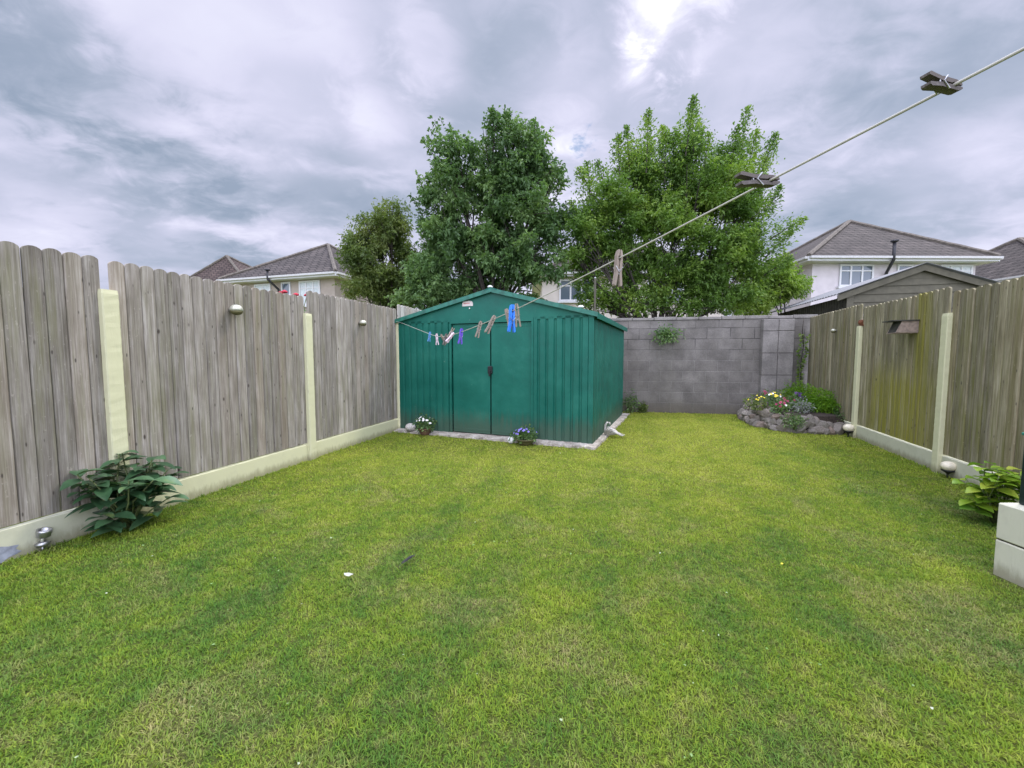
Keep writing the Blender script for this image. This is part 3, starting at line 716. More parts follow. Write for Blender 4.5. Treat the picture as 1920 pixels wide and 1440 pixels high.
# ------------------------------------------------------------------ clothes line and pegs
_y = [-1.5, -.5, .0, .38, .62, .81, 1.03, 1.35, 1.7, 2.19, 2.6, 2.85, 3.1, 3.5, 3.9, 4.4, 5.0, 5.6, 6.1, 6.52]
_z = [1.70, 1.56, 1.505, 1.471, 1.449, 1.432, 1.413, 1.389, 1.366, 1.345, 1.334, 1.334, 1.350, 1.397, 1.447, 1.508, 1.585, 1.655, 1.712, 1.758]
LYS = np.linspace(-1.5, 6.52, 400); _w = np.interp(LYS, _y, _z); LZS = np.convolve(np.pad(_w, 12, mode='reflect', reflect_type='odd'), np.ones(25)/25, 'valid')
def cl(Y):
    return Vector((.594-.376*Y, Y, float(np.interp(Y, LYS, LZS))))
pts = [cl(y) for y in np.linspace(6.52, -1.2, 120)]; pts[0] = on_left(6.56, .07)+Vector((0, 0, 1.70)); 
m = MB(); m.tube(pts, .0016, 10); o = m.build('clothes_line', 'rope', None, True)
tag(o, 'thin pale washing line sagging from the left fence towards the top right', 'clothes line')
kn = on_left(6.56, .085)+Vector((0, 0, 1.70)); m = MB(); m.sphere(.022, kn, 1, 1, 1.1); m.tube([kn, kn+Vector((.03, -.03, -.04)), kn+Vector((.05, -.04, -.11))], [.007, .006, .004], 6)
m.tube([kn+Vector((-.03, 0, .012)), kn+Vector((0, 0, .02)), kn+Vector((.035, -.01, .008))], .007, 6)
o = m.build('rope_knot', 'rope', None, True); tag(o, 'frayed pale knot tying the washing line to the third left post', 'knot')
def px_to_Y(px):
    r = (px-960)/760; lo, hi = .25, 6.4
    for _ in range(40):
        y = (lo+hi)/2; p = cl(y); dep = y*math.cos(P0)-(p.z-H)*math.sin(P0)
        if p.x/dep > r: lo = y
        else: hi = y
    return y
def make_peg(kind, matn, L=.083):
    """jaws at z>0 grip the line running along local x at the origin, handles hang to z<0"""
    root = bpy.data.objects.new('clothes_peg', None); root.empty_display_size = .02; COL.objects.link(root)
    piv = -.032; spl = {'wood': .115, 'plastic': .17}[kind]
    w = {'wood': .0055, 'plastic': .006}[kind]
    for s in (-1, 1):
        m = MB()
        zt = .019; zb = zt-L
        # outline in (y,z): inner edge and outer edge of one prong
        def off(z): return 0.0012 if z > piv else .0012+(piv-z)*spl
        zs = [zt, zt-.004, .006, .003, .0, -.003, -.008, piv+.004, piv, piv-.006, piv-.02, zb+.004, zb]
        inner = []; outer = []
        for z in zs:
            notch = .0022 if abs(z) < .0035 else 0
            tw = .0065 if -.03 < z < .01 else (.0045 if z > .01 else .0058)
            if z in (zt, zb): tw *= .6
            inner.append((s*(off(z)+notch), z)); outer.append((s*(off(z)+tw), z))
        ol = inner+outer[::-1]; n = len(ol)
        vs = [(-w, y, z) for y, z in ol]+[(w, y, z) for y, z in ol]; k = len(inner)
        fs = []
        for i in range(k-1):
            a, b, c, d = i, i+1, n-2-i, n-1-i
            fs.append((a, b, c, d)); fs.append((d+n, c+n, b+n, a+n))
        fs += [(i, i+n, (i+1) % n+n, (i+1) % n) for i in range(n)]
        m.add(vs, fs, random.random()); m.build('prong', matn, root)
    m = MB(); r = .0052
    for tcoil in (-.0042, -.0014, .0014, .0042):
        m.tube([(tcoil, r*math.cos(a), piv+r*math.sin(a)) for a in np.linspace(0, 2*math.pi, 13)], .0011, 5)
    m.tube([(-w-.001, .0092, piv+.012), (-w-.001, 0, piv), (-w-.001, -.0092, piv+.012)], .0011, 5); m.tube([(w+.001, .0092, piv+.012), (w+.001, 0, piv), (w+.001, -.0092, piv+.012)], .0011, 5)
    m.build('spring', 'steel', root)
    return root
protos = {}
# px along the line, proto key, material, roll about the line, twist, tilt, size, label
PEGS = [
 (806, 'plastic', 'light_blue', -8, 12, 0, 1.0, 'pale blue peg, farthest peg along the washing line'),
 (819, 'plastic', 'pink', 4, -14, 0, 1.05, 'pale pink peg next to the farthest pale blue peg'),
 (829, 'wood', 'peg_wood', 34, 25, 10, .95, 'tilted wooden peg touching the pale pink peg'),
 (836, 'wood', 'peg_dark', -18, 10, -12, 1.0, 'dark wooden peg in the middle of the peg bunch'),
 (842, 'wood', 'peg_wood', 150, 20, 5, .95, 'upside-down wooden peg poking above the peg bunch'),
 (848, 'plastic', 'pink', -30, 30, 15, .9, 'whitish slanting peg at the near side of the bunch'),
 (865, 'plastic', 'purple', -8, 8, 0, 1.1, 'purple plastic peg alone beside the bunch of pegs'),
 (900, 'wood', 'peg_wood', -16, 0, 0, 1.0, 'small wooden peg nearest to the purple peg'),
 (924, 'wood', 'peg_wood', -27, 8, 0, 1.05, 'leaning wooden peg between the purple and bright blue pegs'),
 (951, 'wood', 'peg_wood', 6, 32, -8, .95, 'wooden peg half hidden behind the bright blue peg'),
 (960, 'plastic', 'blue', -3, 6, 0, 1.28, 'bright blue plastic peg on the washing line'),
 (969, 'wood', 'peg_wood', 4, -25, 6, 1.05, 'wooden peg just in front of the bright blue peg'),
 (1160, 'wood', 'peg_wood', -6, -6, 0, 1.0, 'upright grey wooden peg hanging before the trees'),
 (1440, 'wood', 'peg_dark', -84, 0, 0, .92, 'dark wooden peg lying level across the line before the tree'),
 (1782, 'wood', 'peg_dark', -85, 0, 0, .68, 'dark wooden peg nearest the camera against the sky'),
]
for (px, kind, mt, roll, twist, tilt, sz, lab) in PEGS:
    key = (kind, mt)
    if key not in protos: protos[key] = make_peg(kind, mt); o = protos[key]
    else: o = copy_tree(protos[key])
    Y = px_to_Y(px); p = cl(Y); d = (cl(Y-.01)-cl(Y+.01)).normalized()
    up = Vector((0, 0, 1)); yy = up.cross(d).normalized(); zz = d.cross(yy)
    mat = Matrix((d, yy, zz)).transposed().to_4x4()
    mat = mat @ Matrix.Rotation(R(roll), 4, 'X') @ Matrix.Rotation(R(twist), 4, 'Z') @ Matrix.Rotation(R(tilt), 4, 'Y')
    o.matrix_world = Matrix.Translation(p) @ mat @ Matrix.Scale(sz, 4)
    tag(o, lab, 'clothes peg', 'pegs on the washing line')

# ------------------------------------------------------------------ lights and small fittings
def fence_light(y, z, r, side, lab, grp):
    P = (on_left if side < 0 else on_right)(y, .022)
    rz = (-AL) if side < 0 else math.pi+(-AR)
    root = empty('fence_light', P+Vector((0, 0, z)), rz, lab, 'fence light', grp)
    m = MB(); m.lathe([(r*.4, 0), (r*.42, .01), (r*.42, r*.7)], 14, mat=Matrix.Rotation(R(90), 4, 'Y')); m.build('bracket', 'steel', root, True)
    m = MB(); m.lathe([(r*.2, r*.86), (r*.55, r*.74), (r*.84, r*.46), (r, r*.08), (r*.98, -r*.22)], 20, (r*1.25, 0, 0)); m.build('dome', 'fencelight', root, True)
    m = MB(); m.lathe([(r*.97, -r*.23), (r*.86, -r*.52), (r*.58, -r*.80), (r*.1, -r*.9)][::-1], 20, (r*1.25, 0, 0)); m.build('bowl', 'olive_pot', root, True)
    m = MB(); m.lathe([(.004, r*.90), (r*.26, r*.89), (r*.30, r*.82)][::-1], 12, (r*1.25, 0, 0)); m.build('top_cap', 'black', root, True)
fence_light(3.76, 1.625, .054, -1, 'larger round pale light on the middle left fence panel', 'round lights on the fences')
fence_light(5.6, 1.655, .047, -1, 'smaller round pale light on the farther left fence panel', 'round lights on the fences')
fence_light(6.75, 1.625, .038, 1, 'small white round light on the far right fence panel', 'round lights on the fences')
# nest box on the right fence
P = on_right(4.62, .020)+Vector((0, 0, 1.475)); root = empty('nest_box', P, R(90)-AR, 'small wooden nest box with a flat lid fixed high on the right fence', 'nest box')
RZ90 = Matrix.Rotation(R(90), 4, 'Z')
m = MB(); m.prism([(0, 0), (.20, 0), (.15, .128), (0, .128)], .0, .012, mat=RZ90); m.prism([(0, 0), (.20, 0), (.15, .128), (0, .128)], -.19, -.178, mat=RZ90)
m.prism([(0.001, -.010), (.205, -.010), (.205, -.0005), (0.001, -.0005)], -.185, .008, mat=RZ90); m.build('box_body', 'box_wood', root)
m = MB(); m.prism([(.188, .001), (.198, .001), (.152, .126), (.142, .126)], -.1775, -.0005, mat=RZ90); m.build('front_shade', 'timber_dark', root)  # dark panel stands in for the shade in the open front below the lid
m = MB(); m.prism([(-.0, .1285), (.245, .1285), (.245, .140), (-.0, .140)], -.21, .03, mat=RZ90); m.build('lid', 'timber_dark', root)
# rusty bracket on second right post
P = Vector((RX0+RK*5.93, 5.93, 1.64)); root = empty('rusty_bracket', P+Vector((.0, -.03, 0)), R(90)-AR, 'rust-brown metal bracket capping the far right fence post', 'bracket')
m = MB(); m.box(-.055, .055, -.03, .055, 0, .018, .004); m.box(-.05, .03, .0, .012, .019, .075, .003); m.build('plate', 'rust', root)
m = MB(); m.lathe([(.03, .02), (.042, .03), (.046, .06), (.036, .085), (.01, .09)], 12, (.02, .03, 0)); m.build('bolt_head', 'rust', root, True)
# globe lights on stakes
def globe_light(x, y, s, lab):
    root = empty('globe_light', (x, y, 0), 0, lab, 'garden light', 'cream globe lights on stakes')
    m = MB(); m.tube([(0, 0, -.02), (0, 0, .05*s)], [.006*s, .010*s], 8); m.build('stake', 'black', root)
    m = MB(); m.lathe([(.012*s, .045*s), (.03*s, .06*s), (.046*s, .068*s), (.05*s, .078*s), (.045*s, .082*s)], 18); m.build('collar', 'black', root, True)
    m = MB(); m.sphere(.057*s, (0, 0, .115*s), 1, 1, .82, 20); m.build('globe', 'bulb', root, True)
globe_light(4.30, 3.93, 1.05, 'cream globe garden light at the foot of the nearer right fence post')
globe_light(4.99, 5.95, 1.25, 'cream globe garden light beside the stones of the flower bed')
# small spotlight by the left fence
root = empty('spot_light', (-2.90, 2.43, 0), R(20), 'small metal spotlight in the grass at the foot of the left fence', 'garden light')
m = MB(); m.tube([(0, 0, -.02), (0, 0, .04)], .006, 8); m.lathe([(.012, .03), (.03, .035), (.034, .05), (.02, .062)], 16); m.build('base', 'steel', root, True)
m = MB(); m.tube([(0, 0, .055), (.004, 0, .085)], .009, 8); m.build('neck', 'fencelight', root, True)
m = MB(); T = Matrix.Rotation(R(12), 4, 'Y'); m.lathe([(.022, .0), (.032, .008), (.035, .038), (.036, .05), (.028, .05), (.027, .036), (.005, .034)], 18, (.005, 0, .085), mat=T); m.build('lamp_head', 'steel', root, True)
# blue-grey bare paint patch on base
m = MB(); rr = random.Random(5); q = [(-.10+.2*i/11, 0) for i in range(12)]
pp = [(math.cos(a)*(.085+rr.uniform(-.03, .02)), math.sin(a)*(.045+rr.uniform(-.015, .012))) for a in np.linspace(0, 2*math.pi, 18)[:-1]]
m.prism(pp, 0, .0012); M['blue_patch'] = plain('bare_blue_grey_patch', (.27, .29, .35), 0.9, 0, .25, 30)
pq = on_left(2.29, .0315); o = m.build('paint_patch', 'blue_patch', bpy.data.objects['timber_fence'], loc=pq-Vector((LX0, 0, 0))+Vector((0, 0, .055)), rot=(0, 0, math.atan2(-math.cos(AL), -math.sin(AL))))

# ------------------------------------------------------------------ plants
def stemtubes(root, name, segs, r0, r1, mat, n=5):
    m = MB()
    for a, b in segs:
        a, b = Vector(a), Vector(b); mid = (a+b)/2+Vector((random.uniform(-.1, .1), random.uniform(-.1, .1), .06))*(b-a).length
        m.tube([a, mid, b], [r0, (r0+r1)/2, r1], n)
    return m.build(name, mat, root, True)
def leafy_shrub(name, loc, lab, cat, stems, H_, spread, leafL, leafW, mat, per=14, thick=.006, zmin=.3, group=None):
    root = empty(name, loc, 0, lab, cat, group); segs = []; P = []; D = []
    for i in range(stems):
        az = 2*math.pi*i/stems+random.uniform(-.4, .4); rr = spread*random.uniform(.25, 1); h = H_*random.uniform(.45, 1)*(1-.25*rr/spread)
        tip = Vector((math.cos(az)*rr, math.sin(az)*rr, h)); base = Vector((math.cos(az)*.03, math.sin(az)*.03, -.01)); segs.append((base, tip))
        for k in range(per):
            f = zmin+(1-zmin)*(k+1)/per; p = base.lerp(tip, f)+Vector((0, 0, .03*math.sin(f*3)))
            a2 = k*2.4+random.uniform(-.5, .5); d = Vector((math.cos(a2), math.sin(a2), random.uniform(-.15, .5)))+Vector((tip.x, tip.y, 0))*1.2/spread*.5
            P.append(p); D.append(d)
    stemtubes(root, 'stems', segs, thick, thick*.5, 'stem')
    leaves('foliage', np.array([tuple(p) for p in P]), np.array([tuple(d) for d in D]), leafL, leafW, mat, root, .3, .25)
    return root
def big_leaves(root, P, D, L, W, mat, curl=.35):
    """broad leaves with six cross sections, curved along their length"""
    V = []; F = []; A = []; prof = [(0, .06), (.18, .62), (.42, 1.0), (.65, .88), (.86, .45), (1.0, .02)]
    for p, d in zip(P, D):
        d = Vector(d).normalized(); s = d.cross(Vector((random.uniform(-.25, .25), random.uniform(-.25, .25), 1))).normalized(); n = s.cross(d)
        l = L*random.uniform(.7, 1.2); w = l*W; b = len(V); a = random.random()
        for f, k in prof:
            c = Vector(p)+d*l*f-Vector((0, 0, 1))*l*curl*f*f+n*0
            V += [c+s*w*k+n*w*k*.3, c, c-s*w*k+n*w*k*.3]; A += [a]*3
        for i in range(len(prof)-1):
            F += [(b+i*3, b+i*3+1, b+i*3+4, b+i*3+3), (b+i*3+1, b+i*3+2, b+i*3+5, b+i*3+4)]
    m = MB(); m.v = [tuple(v) for v in V]; m.f = F; m.a = A
    return m.build('foliage', mat, root, True, attr='lv')
# evergreen shrub by the left fence
root = empty('evergreen_shrub', (-2.69, 2.77, 0), 0, 'dark evergreen shrub with broad glossy leaves beside the left fence', 'shrub')
random.seed(21); P = []; D = []; segs = []
for i in range(28):
    az = random.uniform(0, 2*math.pi); rr = random.uniform(.03, .36); h = random.uniform(.16, .61)*(1-.3*rr/.36)
    tip = Vector((math.cos(az)*rr*.8, math.sin(az)*rr, h)); tip.x = max(tip.x, -.13); base = Vector((random.uniform(-.03, .03), random.uniform(-.05, .05), 0)); segs.append((base, tip))
    for k in range(8):
        a2 = k*2.4+random.uniform(-.4, .4); P.append(tip+Vector((0, 0, -.018*k))-Vector((tip.x, tip.y, 0))*.06*k); D.append(Vector((math.cos(a2), math.sin(a2), random.uniform(-.1, .45))))
stemtubes(root, 'stems', segs, .006, .004, 'stem'); big_leaves(root, P, D, .145, .25, 'leaf_shrub', .28)
# bright leafy plant behind the white wall
root = empty('lime_plant', (3.46, 2.84, 0), 0, 'bright lime-green leafy plant behind the low white wall', 'plant')
random.seed(5); P = []; D = []; segs = []
for i in range(36):
    az = random.uniform(0, 2*math.pi); rr = random.uniform(.02, .16); h = random.uniform(.12, .44)
    tip = Vector((math.cos(az)*rr, math.sin(az)*rr, h)); segs.append((Vector((0, 0, 0)), tip))
    for k in range(4): a2 = k*1.7+random.uniform(-.4, .4); P.append(tip-Vector((0, 0, .02*k))); D.append(Vector((math.cos(a2), math.sin(a2), random.uniform(.0, .5))))
stemtubes(root, 'stems', segs, .004, .003, 'stem'); big_leaves(root, P, D, .105, .40, 'leaf_lime', .35)
random.seed(9)
# shrub growing out of the block wall, climber in the corner
def cloud_plant(name, loc, rad, n, L, W, mat, lab, cat, group=None, squash=.8, stem_to=None, bias=2.2):
    root = empty(name, loc, 0, lab, cat, group)
    q = norm(rng.normal(size=(n, 3)))*(rng.uniform(0, 1, (n, 1))**(1/bias))
    lump = 1+.28*np.sin(q[:, :1]*5+loc[0]*3)*np.sin(q[:, 1:2]*4+2)+.15*np.sin(q[:, 2:3]*9)
    P = q*lump*np.array(rad); D = q*1.0+rng.normal(size=(n, 3))*.5+np.array([0, 0, .2])
    segs = []
    for i in range(9):
        k = rng.integers(n); segs.append((stem_to or (0, 0, -rad[2]), tuple(P[k]*.9)))
    stemtubes(root, 'stems', segs, .006, .002, 'stem'); leaves('foliage', P, D, L, W, mat, root)
    return root
sx = 3.20; cloud_plant('wall_shrub', (sx, wallY(sx)-.16, 1.66), (.30, .17, .20), 620, .055, .28, 'leaf_ash', 'small green shrub rooted high in the grey block wall', 'shrub', stem_to=(0, .16, .0), bias=1.6)
root = empty('climbing_plant', (5.66, 7.93, 0), 0, 'thin dark climbing plant in the corner between block wall and right fence', 'climber')
P = []; D = []
for i in range(300):
    z = .35+1.62*(i/380); w = .02+.10*math.exp(-((z-1.75)/.2)**2)+.07*math.exp(-((z-1.25)/.16)**2); a = random.uniform(0, 6.28); rr_ = w*random.uniform(.3, 1)
    P.append((rr_*math.cos(a)+.03*math.sin(z*5), rr_*math.sin(a)*.5, z)); D.append((math.cos(a), math.sin(a), .2))
stemtubes(root, 'stems', [((0, 0, 0), (.0, 0, .7)), ((0, 0, .7), (.02, 0, 1.4)), ((.02, 0, 1.4), (0, 0, 1.95))], .010, .006, 'bark'); leaves('foliage', np.array(P), np.array(D), .06, .3, 'leaf_light', root)
# weeds behind the shed corner
for (x, y, s_, lab) in ((2.50, 8.52, .26, 'dark weeds growing between the shed and the block wall'), (2.78, 8.55, .13, 'small brown-green weed tuft at the foot of the block wall')):
    cloud_plant('weeds', (x, y, s_*.8), (s_*.6, s_*.5, s_*.9), 260, .06, .2, 'leaf_olive' if s_ < .2 else 'leaf_ash', lab, 'weeds')

# flower bed ------------------------------------------------------
random.seed(31)
m = MB(); n = len(BED); cx, cy = sum(p[0] for p in BED)/n, sum(p[1] for p in BED)/n
vs = [(x, y, -.01) for x, y in BED]+[(cx+(x-cx)*.86, cy+(y-cy)*.88, .26) for x, y in BED]+[(cx, cy, .32)]
m.add(vs, [(i, (i+1) % n, n+(i+1) % n, n+i) for i in range(n)]+[(n+i, n+(i+1) % n, 2*n) for i in range(n)])
tag(m.build('soil', 'soil'), kind='structure')
def rock_mesh(seed):
    import bmesh
    bm = bmesh.new(); bmesh.ops.create_icosphere(bm, subdivisions=3, radius=1.0); rr = random.Random(seed)
    ph = [rr.uniform(0, 6) for _ in range(6)]; planes = [(Vector((rr.gauss(0, 1), rr.gauss(0, 1), rr.gauss(0, 1))).normalized(), rr.uniform(.55, .8)) for _ in range(9)]
    for v in bm.verts:
        c = v.co; k = 1+.10*math.sin(c.x*3+ph[0])+.09*math.sin(c.y*4+ph[1])+.08*math.sin(c.z*5+ph[2])+.04*math.sin(c.x*11+c.y*9+ph[3]); c = c*k
        for nn, dd in planes:
            e = c.dot(nn)-dd
            if e > 0: c = c-nn*e*.85
        v.co = c
    me = bpy.data.meshes.new('rock'); bm.to_mesh(me); bm.free(); me.materials.append(M['stone']); me.polygons.foreach_set('use_smooth', [False]*len(me.polygons)); return me
RM = [rock_mesh(i) for i in range(9)]
edge_pts = [(4.78, 8.25), (4.42, 7.74), (4.22, 7.0), (4.27, 6.5), (4.52, 6.28), (4.92, 6.19), (5.12, 6.18)]
def along(pts, f):
    L = [math.dist(pts[i], pts[i+1]) for i in range(len(pts)-1)]; T = sum(L)*f
    for i, l in enumerate(L):
        if T <= l: return (pts[i][0]+(pts[i+1][0]-pts[i][0])*T/l, pts[i][1]+(pts[i+1][1]-pts[i][1])*T/l)
        T -= l
    return pts[-1]
k = 0
spec = {(0, 0): 'stone at the far left end of the flower bed edging, by the block wall', (0, 29): 'stone at the right end of the flower bed edging, beside the globe light'}
for layer, cnt, zz, sc in ((0, 30, .045, .080), (1, 28, .13, .072), (2, 26, .215, .066), (3, 22, .29, .055)):
    for i in range(cnt):
        f = (i+.5*(layer % 2)+random.uniform(-.25, .25))/cnt; f = min(max(f, 0), 1)
        if (layer == 2 and f > .88) or (layer == 3 and f > .60): continue
        x, y = along(edge_pts, f); s_ = sc*random.uniform(.75, 1.35)
        o = bpy.data.objects.new('rock', RM[k % 9]); COL.objects.link(o); k += 1
        inw = layer*.045; d = Vector((cx-x, cy-y, 0)).normalized()*inw
        o.location = (x+d.x+random.uniform(-.02, .02), y+d.y+random.uniform(-.02, .02), zz+random.uniform(-.012, .012)); o.rotation_euler = (random.uniform(0, 6), random.uniform(0, 6), random.uniform(0, 6))
        o.scale = (s_*random.uniform(.9, 1.35), s_, s_*random.uniform(.65, .95))
        lab = spec.get((layer, i), 'rough %s-row stone of the bed edging, %s' % (['bottom', 'second', 'third', 'top'][layer], ['at its end by the block wall', 'on its curve left of the yellow flowers', 'below the yellow flowers', 'below the magenta flowers', 'below the silver cushion plant', 'in front of the bright green bush', 'near the cream globe light'][min(6, int((f-.001)*7))]))
        tag(o, lab, 'stone', 'stones edging the flower bed')
def blossom_mesh(r, mat):
    m = MB()
    for j in range(5):
        a = j*1.257; c = Vector((math.cos(a), math.sin(a), 0)); s = Vector((-c.y, c.x, 0))
        m.add([(0, 0, 0), tuple(c*r*.6+s*r*.45+Vector((0, 0, r*.15))), tuple(c*r+Vector((0, 0, r*.1))), tuple(c*r*.6-s*r*.45+Vector((0, 0, r*.15)))], [(0, 3, 2, 1)])
    m.sphere(r*.22, (0, 0, r*.08), n=8); return m
def flower_clump(name, loc, rad, n, leafmat, lab, cat, petals, nb, br, group=None, toward=Vector((-.4, -1, .5)), L=.04):
    root = cloud_plant(name, loc, rad, n, L, .3, leafmat, lab, cat, group)
    cache = {}
    for i in range(nb):
        pm = petals[i % len(petals)]; q = Vector((random.gauss(0, .6), random.gauss(0, .6), abs(random.gauss(0.5, .4))))+toward*.7; q.normalize()
        if pm not in cache: o = blossom_mesh(br, pm).build('blossom', pm, root); cache[pm] = o
        else: o = cache[pm].copy(); COL.objects.link(o); o.parent = root
        o.location = (q.x*rad[0]*1.05, q.y*rad[1]*1.05, q.z*rad[2]*1.1); o.rotation_euler = q.to_track_quat('Z', 'Y').to_euler()
    return root
# position at pixel column and given depth
def at(px, Y, z): return ((px-960)/760*Y, Y, z)
flower_clump('flowering_plant', at(1422, 6.95, .40), (.20, .16, .13), 420, 'leaf_olive', 'low plant with dull yellow blooms at the left of the flower bed', 'flowers', ['petal_yellow'], 8, .016)
flower_clump('flowering_plant', at(1452, 6.95, .45), (.15, .13, .13), 320, 'leaf_ash', 'bright yellow flowers at the middle of the flower bed', 'flowers', ['petal_yellow', 'petal_yellow', 'petal_yellow', 'petal_white'], 12, .021)
flower_clump('flowering_plant', at(1436, 7.35, .49), (.08, .08, .10), 120, 'leaf_ash', 'small dark maroon flowers behind the yellow flowers', 'flowers', ['petal_magenta'], 6, .022)
flower_clump('flowering_plant', at(1466, 6.6, .37), (.14, .12, .11), 260, 'leaf_ash', 'magenta and white flowers low at the front of the bed', 'flowers', ['petal_magenta', 'petal_magenta', 'petal_magenta', 'petal_white'], 9, .022)
flower_clump('flowering_plant', at(1480, 6.85, .40), (.16, .14, .10), 260, 'leaf_ash', 'deep red flowers between the yellow and the purple ones', 'flowers', ['petal_magenta'], 8, .022)
flower_clump('flowering_plant', at(1494, 7.0, .46), (.15, .13, .12), 280, 'leaf_ash', 'dark purple flowers in front of the mossy green bush', 'flowers', ['petal_violet'], 12, .024)
cloud_plant('silver_plant', at(1508, 6.62, .38), (.16, .13, .12), 520, .035, .22, 'leaf_grey', 'round silver-grey cushion plant in the flower bed', 'plant')
cloud_plant('trailing_plant', at(1494, 6.26, .20), (.17, .12, .14), 560, .035, .22, 'leaf_ash', 'grey-green trailing plant hanging over the edging stones', 'plant')
cloud_plant('cushion_bush', at(1553, 6.78, .35), (.50, .32, .25), 6500, .05, .2, 'leaf_moss', 'vivid green heathery bush at the right of the flower bed', 'bush')
cloud_plant('cushion_bush', at(1500, 7.6, .50), (.36, .22, .20), 2200, .045, .16, 'leaf_moss', 'smaller green bush against the wall behind the flowers', 'bush')
cloud_plant('cushion_bush', at(1585, 6.40, .20), (.22, .2, .16), 800, .04, .16, 'leaf_ash', 'dark low greenery between the bright bush and the right fence post', 'bush')

# pots and ornaments before the shed --------------------------------
def shedpt(u, v, z=0): q = SA+XH*u+YH*v; return Vector((q.x, q.y, z))
def pot(loc, r, h, mat, lab, name='flower_pot'):
    root = empty(name, loc, 0, lab, 'flower pot', 'planted pots before the shed')
    m = MB(); m.lathe([(r*.62, 0), (r*.8, h*.4), (r*.98, h*.86), (r*1.06, h*.88), (r*1.06, h), (r*.92, h), (r*.9, h*.84), (r*.2, h*.8)], 22); m.build('bowl', mat, root, True)
    m = MB(); m.lathe([(.001, h*.80), (r*.91, h*.82), (r*.5, h*.9), (.001, h*.92)], 18); m.build('compost', 'soil', root, True)
    return root
def planted(loc, lab, petals, nb, mat, rad, n):
    return flower_clump('potted_flowers', loc, rad, n, mat, lab, 'flowers', petals, nb, .017, 'flowers growing in the pots', L=.05)
p1 = shedpt(.62, -.20); pot(p1, .095, .11, 'terracotta', 'brown pot at the left end of the shed base')
planted(p1+Vector((0, 0, .17)), 'white and pale blue flowers in the left pot', ['petal_white', 'petal_white', 'leaf_grey'], 17, 'leaf_ash', (.155, .12, .12), 330)
p2 = shedpt(2.27, -.24); pot(p2, .13, .085, 'olive_pot', 'wide olive bowl in front of the right shed door')
planted(p2+Vector((0, 0, .13)), 'blue and purple flowers in the wide olive bowl', ['petal_purple'], 16, 'leaf_ash', (.17, .12, .10), 360)
o = MB(); o.sphere(.048, (0, 0, .045), n=20); o = o.build('white_ball', 'white', None, True, loc=shedpt(2.07, -.27, .01)); tag(o, 'small white ball beside the wide olive bowl', 'ball')
root = empty('stone_ornament', shedpt(.30, -.13, .03), 0, 'rounded pale stone ornament left of the brown pot', 'ornament')
m = MB(); m.sphere(.075, (0, 0, .06), 1.1, .9, .85); m.build('dome', 'grey_ornament', root, True); m = MB(); m.lathe([(.05, 0), (.055, .01), (.04, .022)], 14); m.build('foot', 'timber_dark', root)
# curled pale ornament by the right side of the shed
root = empty('curled_ornament', shedpt(SW+.12, .72, .03), SROT, 'pale ribbed swan-like ornament beside the right wall of the shed', 'ornament')
m = MB(); m.tube([(-.05, 0, .0), (-.065, 0, .08), (-.06, 0, .15), (-.03, 0, .20), (.0, 0, .19), (.015, 0, .16)], [.02, .018, .015, .015, .014, .006], 8); m.build('neck', 'grey_ornament', root, True)
for i in range(5):
    x = -.01+.03*i
    m = MB(); m.tube([(x-.04, -.05, .05), (x, -.055, .13-.02*i), (x+.07, -.03, .10-.022*i), (x+.11, 0, .055-.008*i)], [.012, .013, .012, .007], 7); m.build('feather', 'grey_ornament', root, True)
m = MB(); m.sphere(.07, (.03, .01, .05), 1.3, .8, .7); m.build('body', 'grey_ornament', root, True)
# litter on the grass
m = MB(); m.add([(0, 0, .03), (.03, .012, .038), (.065, .005, .034), (.035, -.012, .028), (.028, .0, .030), (-.008, .012, .036)], [(0, 4, 1), (4, 2, 1), (0, 3, 4), (3, 2, 4), (0, 1, 5)])
m.add([(0, 0, .0285), (.03, .012, .0365), (.065, .005, .0325), (.035, -.012, .0265)], [(0, 1, 2, 3)]); M['leaf_pale'] = plain('dry_pale_leaf', (.42, .43, .35), .8)
o = m.build('pale_leaf', 'leaf_pale', None, loc=(-.90, 2.10, 0)); o.scale = (.75, .75, 1); tag(o, 'curled whitish leaf lying on the lawn left of centre', 'leaf')
root = empty('feather', (-.60, 2.25, 0), R(62), 'dark feather lying on the lawn right of the whitish leaf', 'feather')
m = MB(); m.tube([(-.07, 0, .03), (0, .002, .042), (.07, 0, .036)], [.0012, .0015, .0005], 5); m.build('quill', 'black', root)
m = MB(); m.add([(-.05, 0, .036), (-.03, .011, .038), (.03, .013, .041), (.07, .001, .038), (.03, -.010, .040), (-.03, -.009, .037)], [(0, 1, 2, 3), (0, 3, 4, 5)]); m.build('vane', 'black', root)
m = MB(); m.add([(0, 0, .028), (.01, .005, .034), (.015, -.003, .031), (.006, -.006, .029)], [(0, 1, 2, 3)]); o = m.build('yellow_petal', 'petal_yellow', None, loc=(1.52, 2.22, 0)); tag(o, 'tiny yellow petal on the lawn right of centre', 'petal')

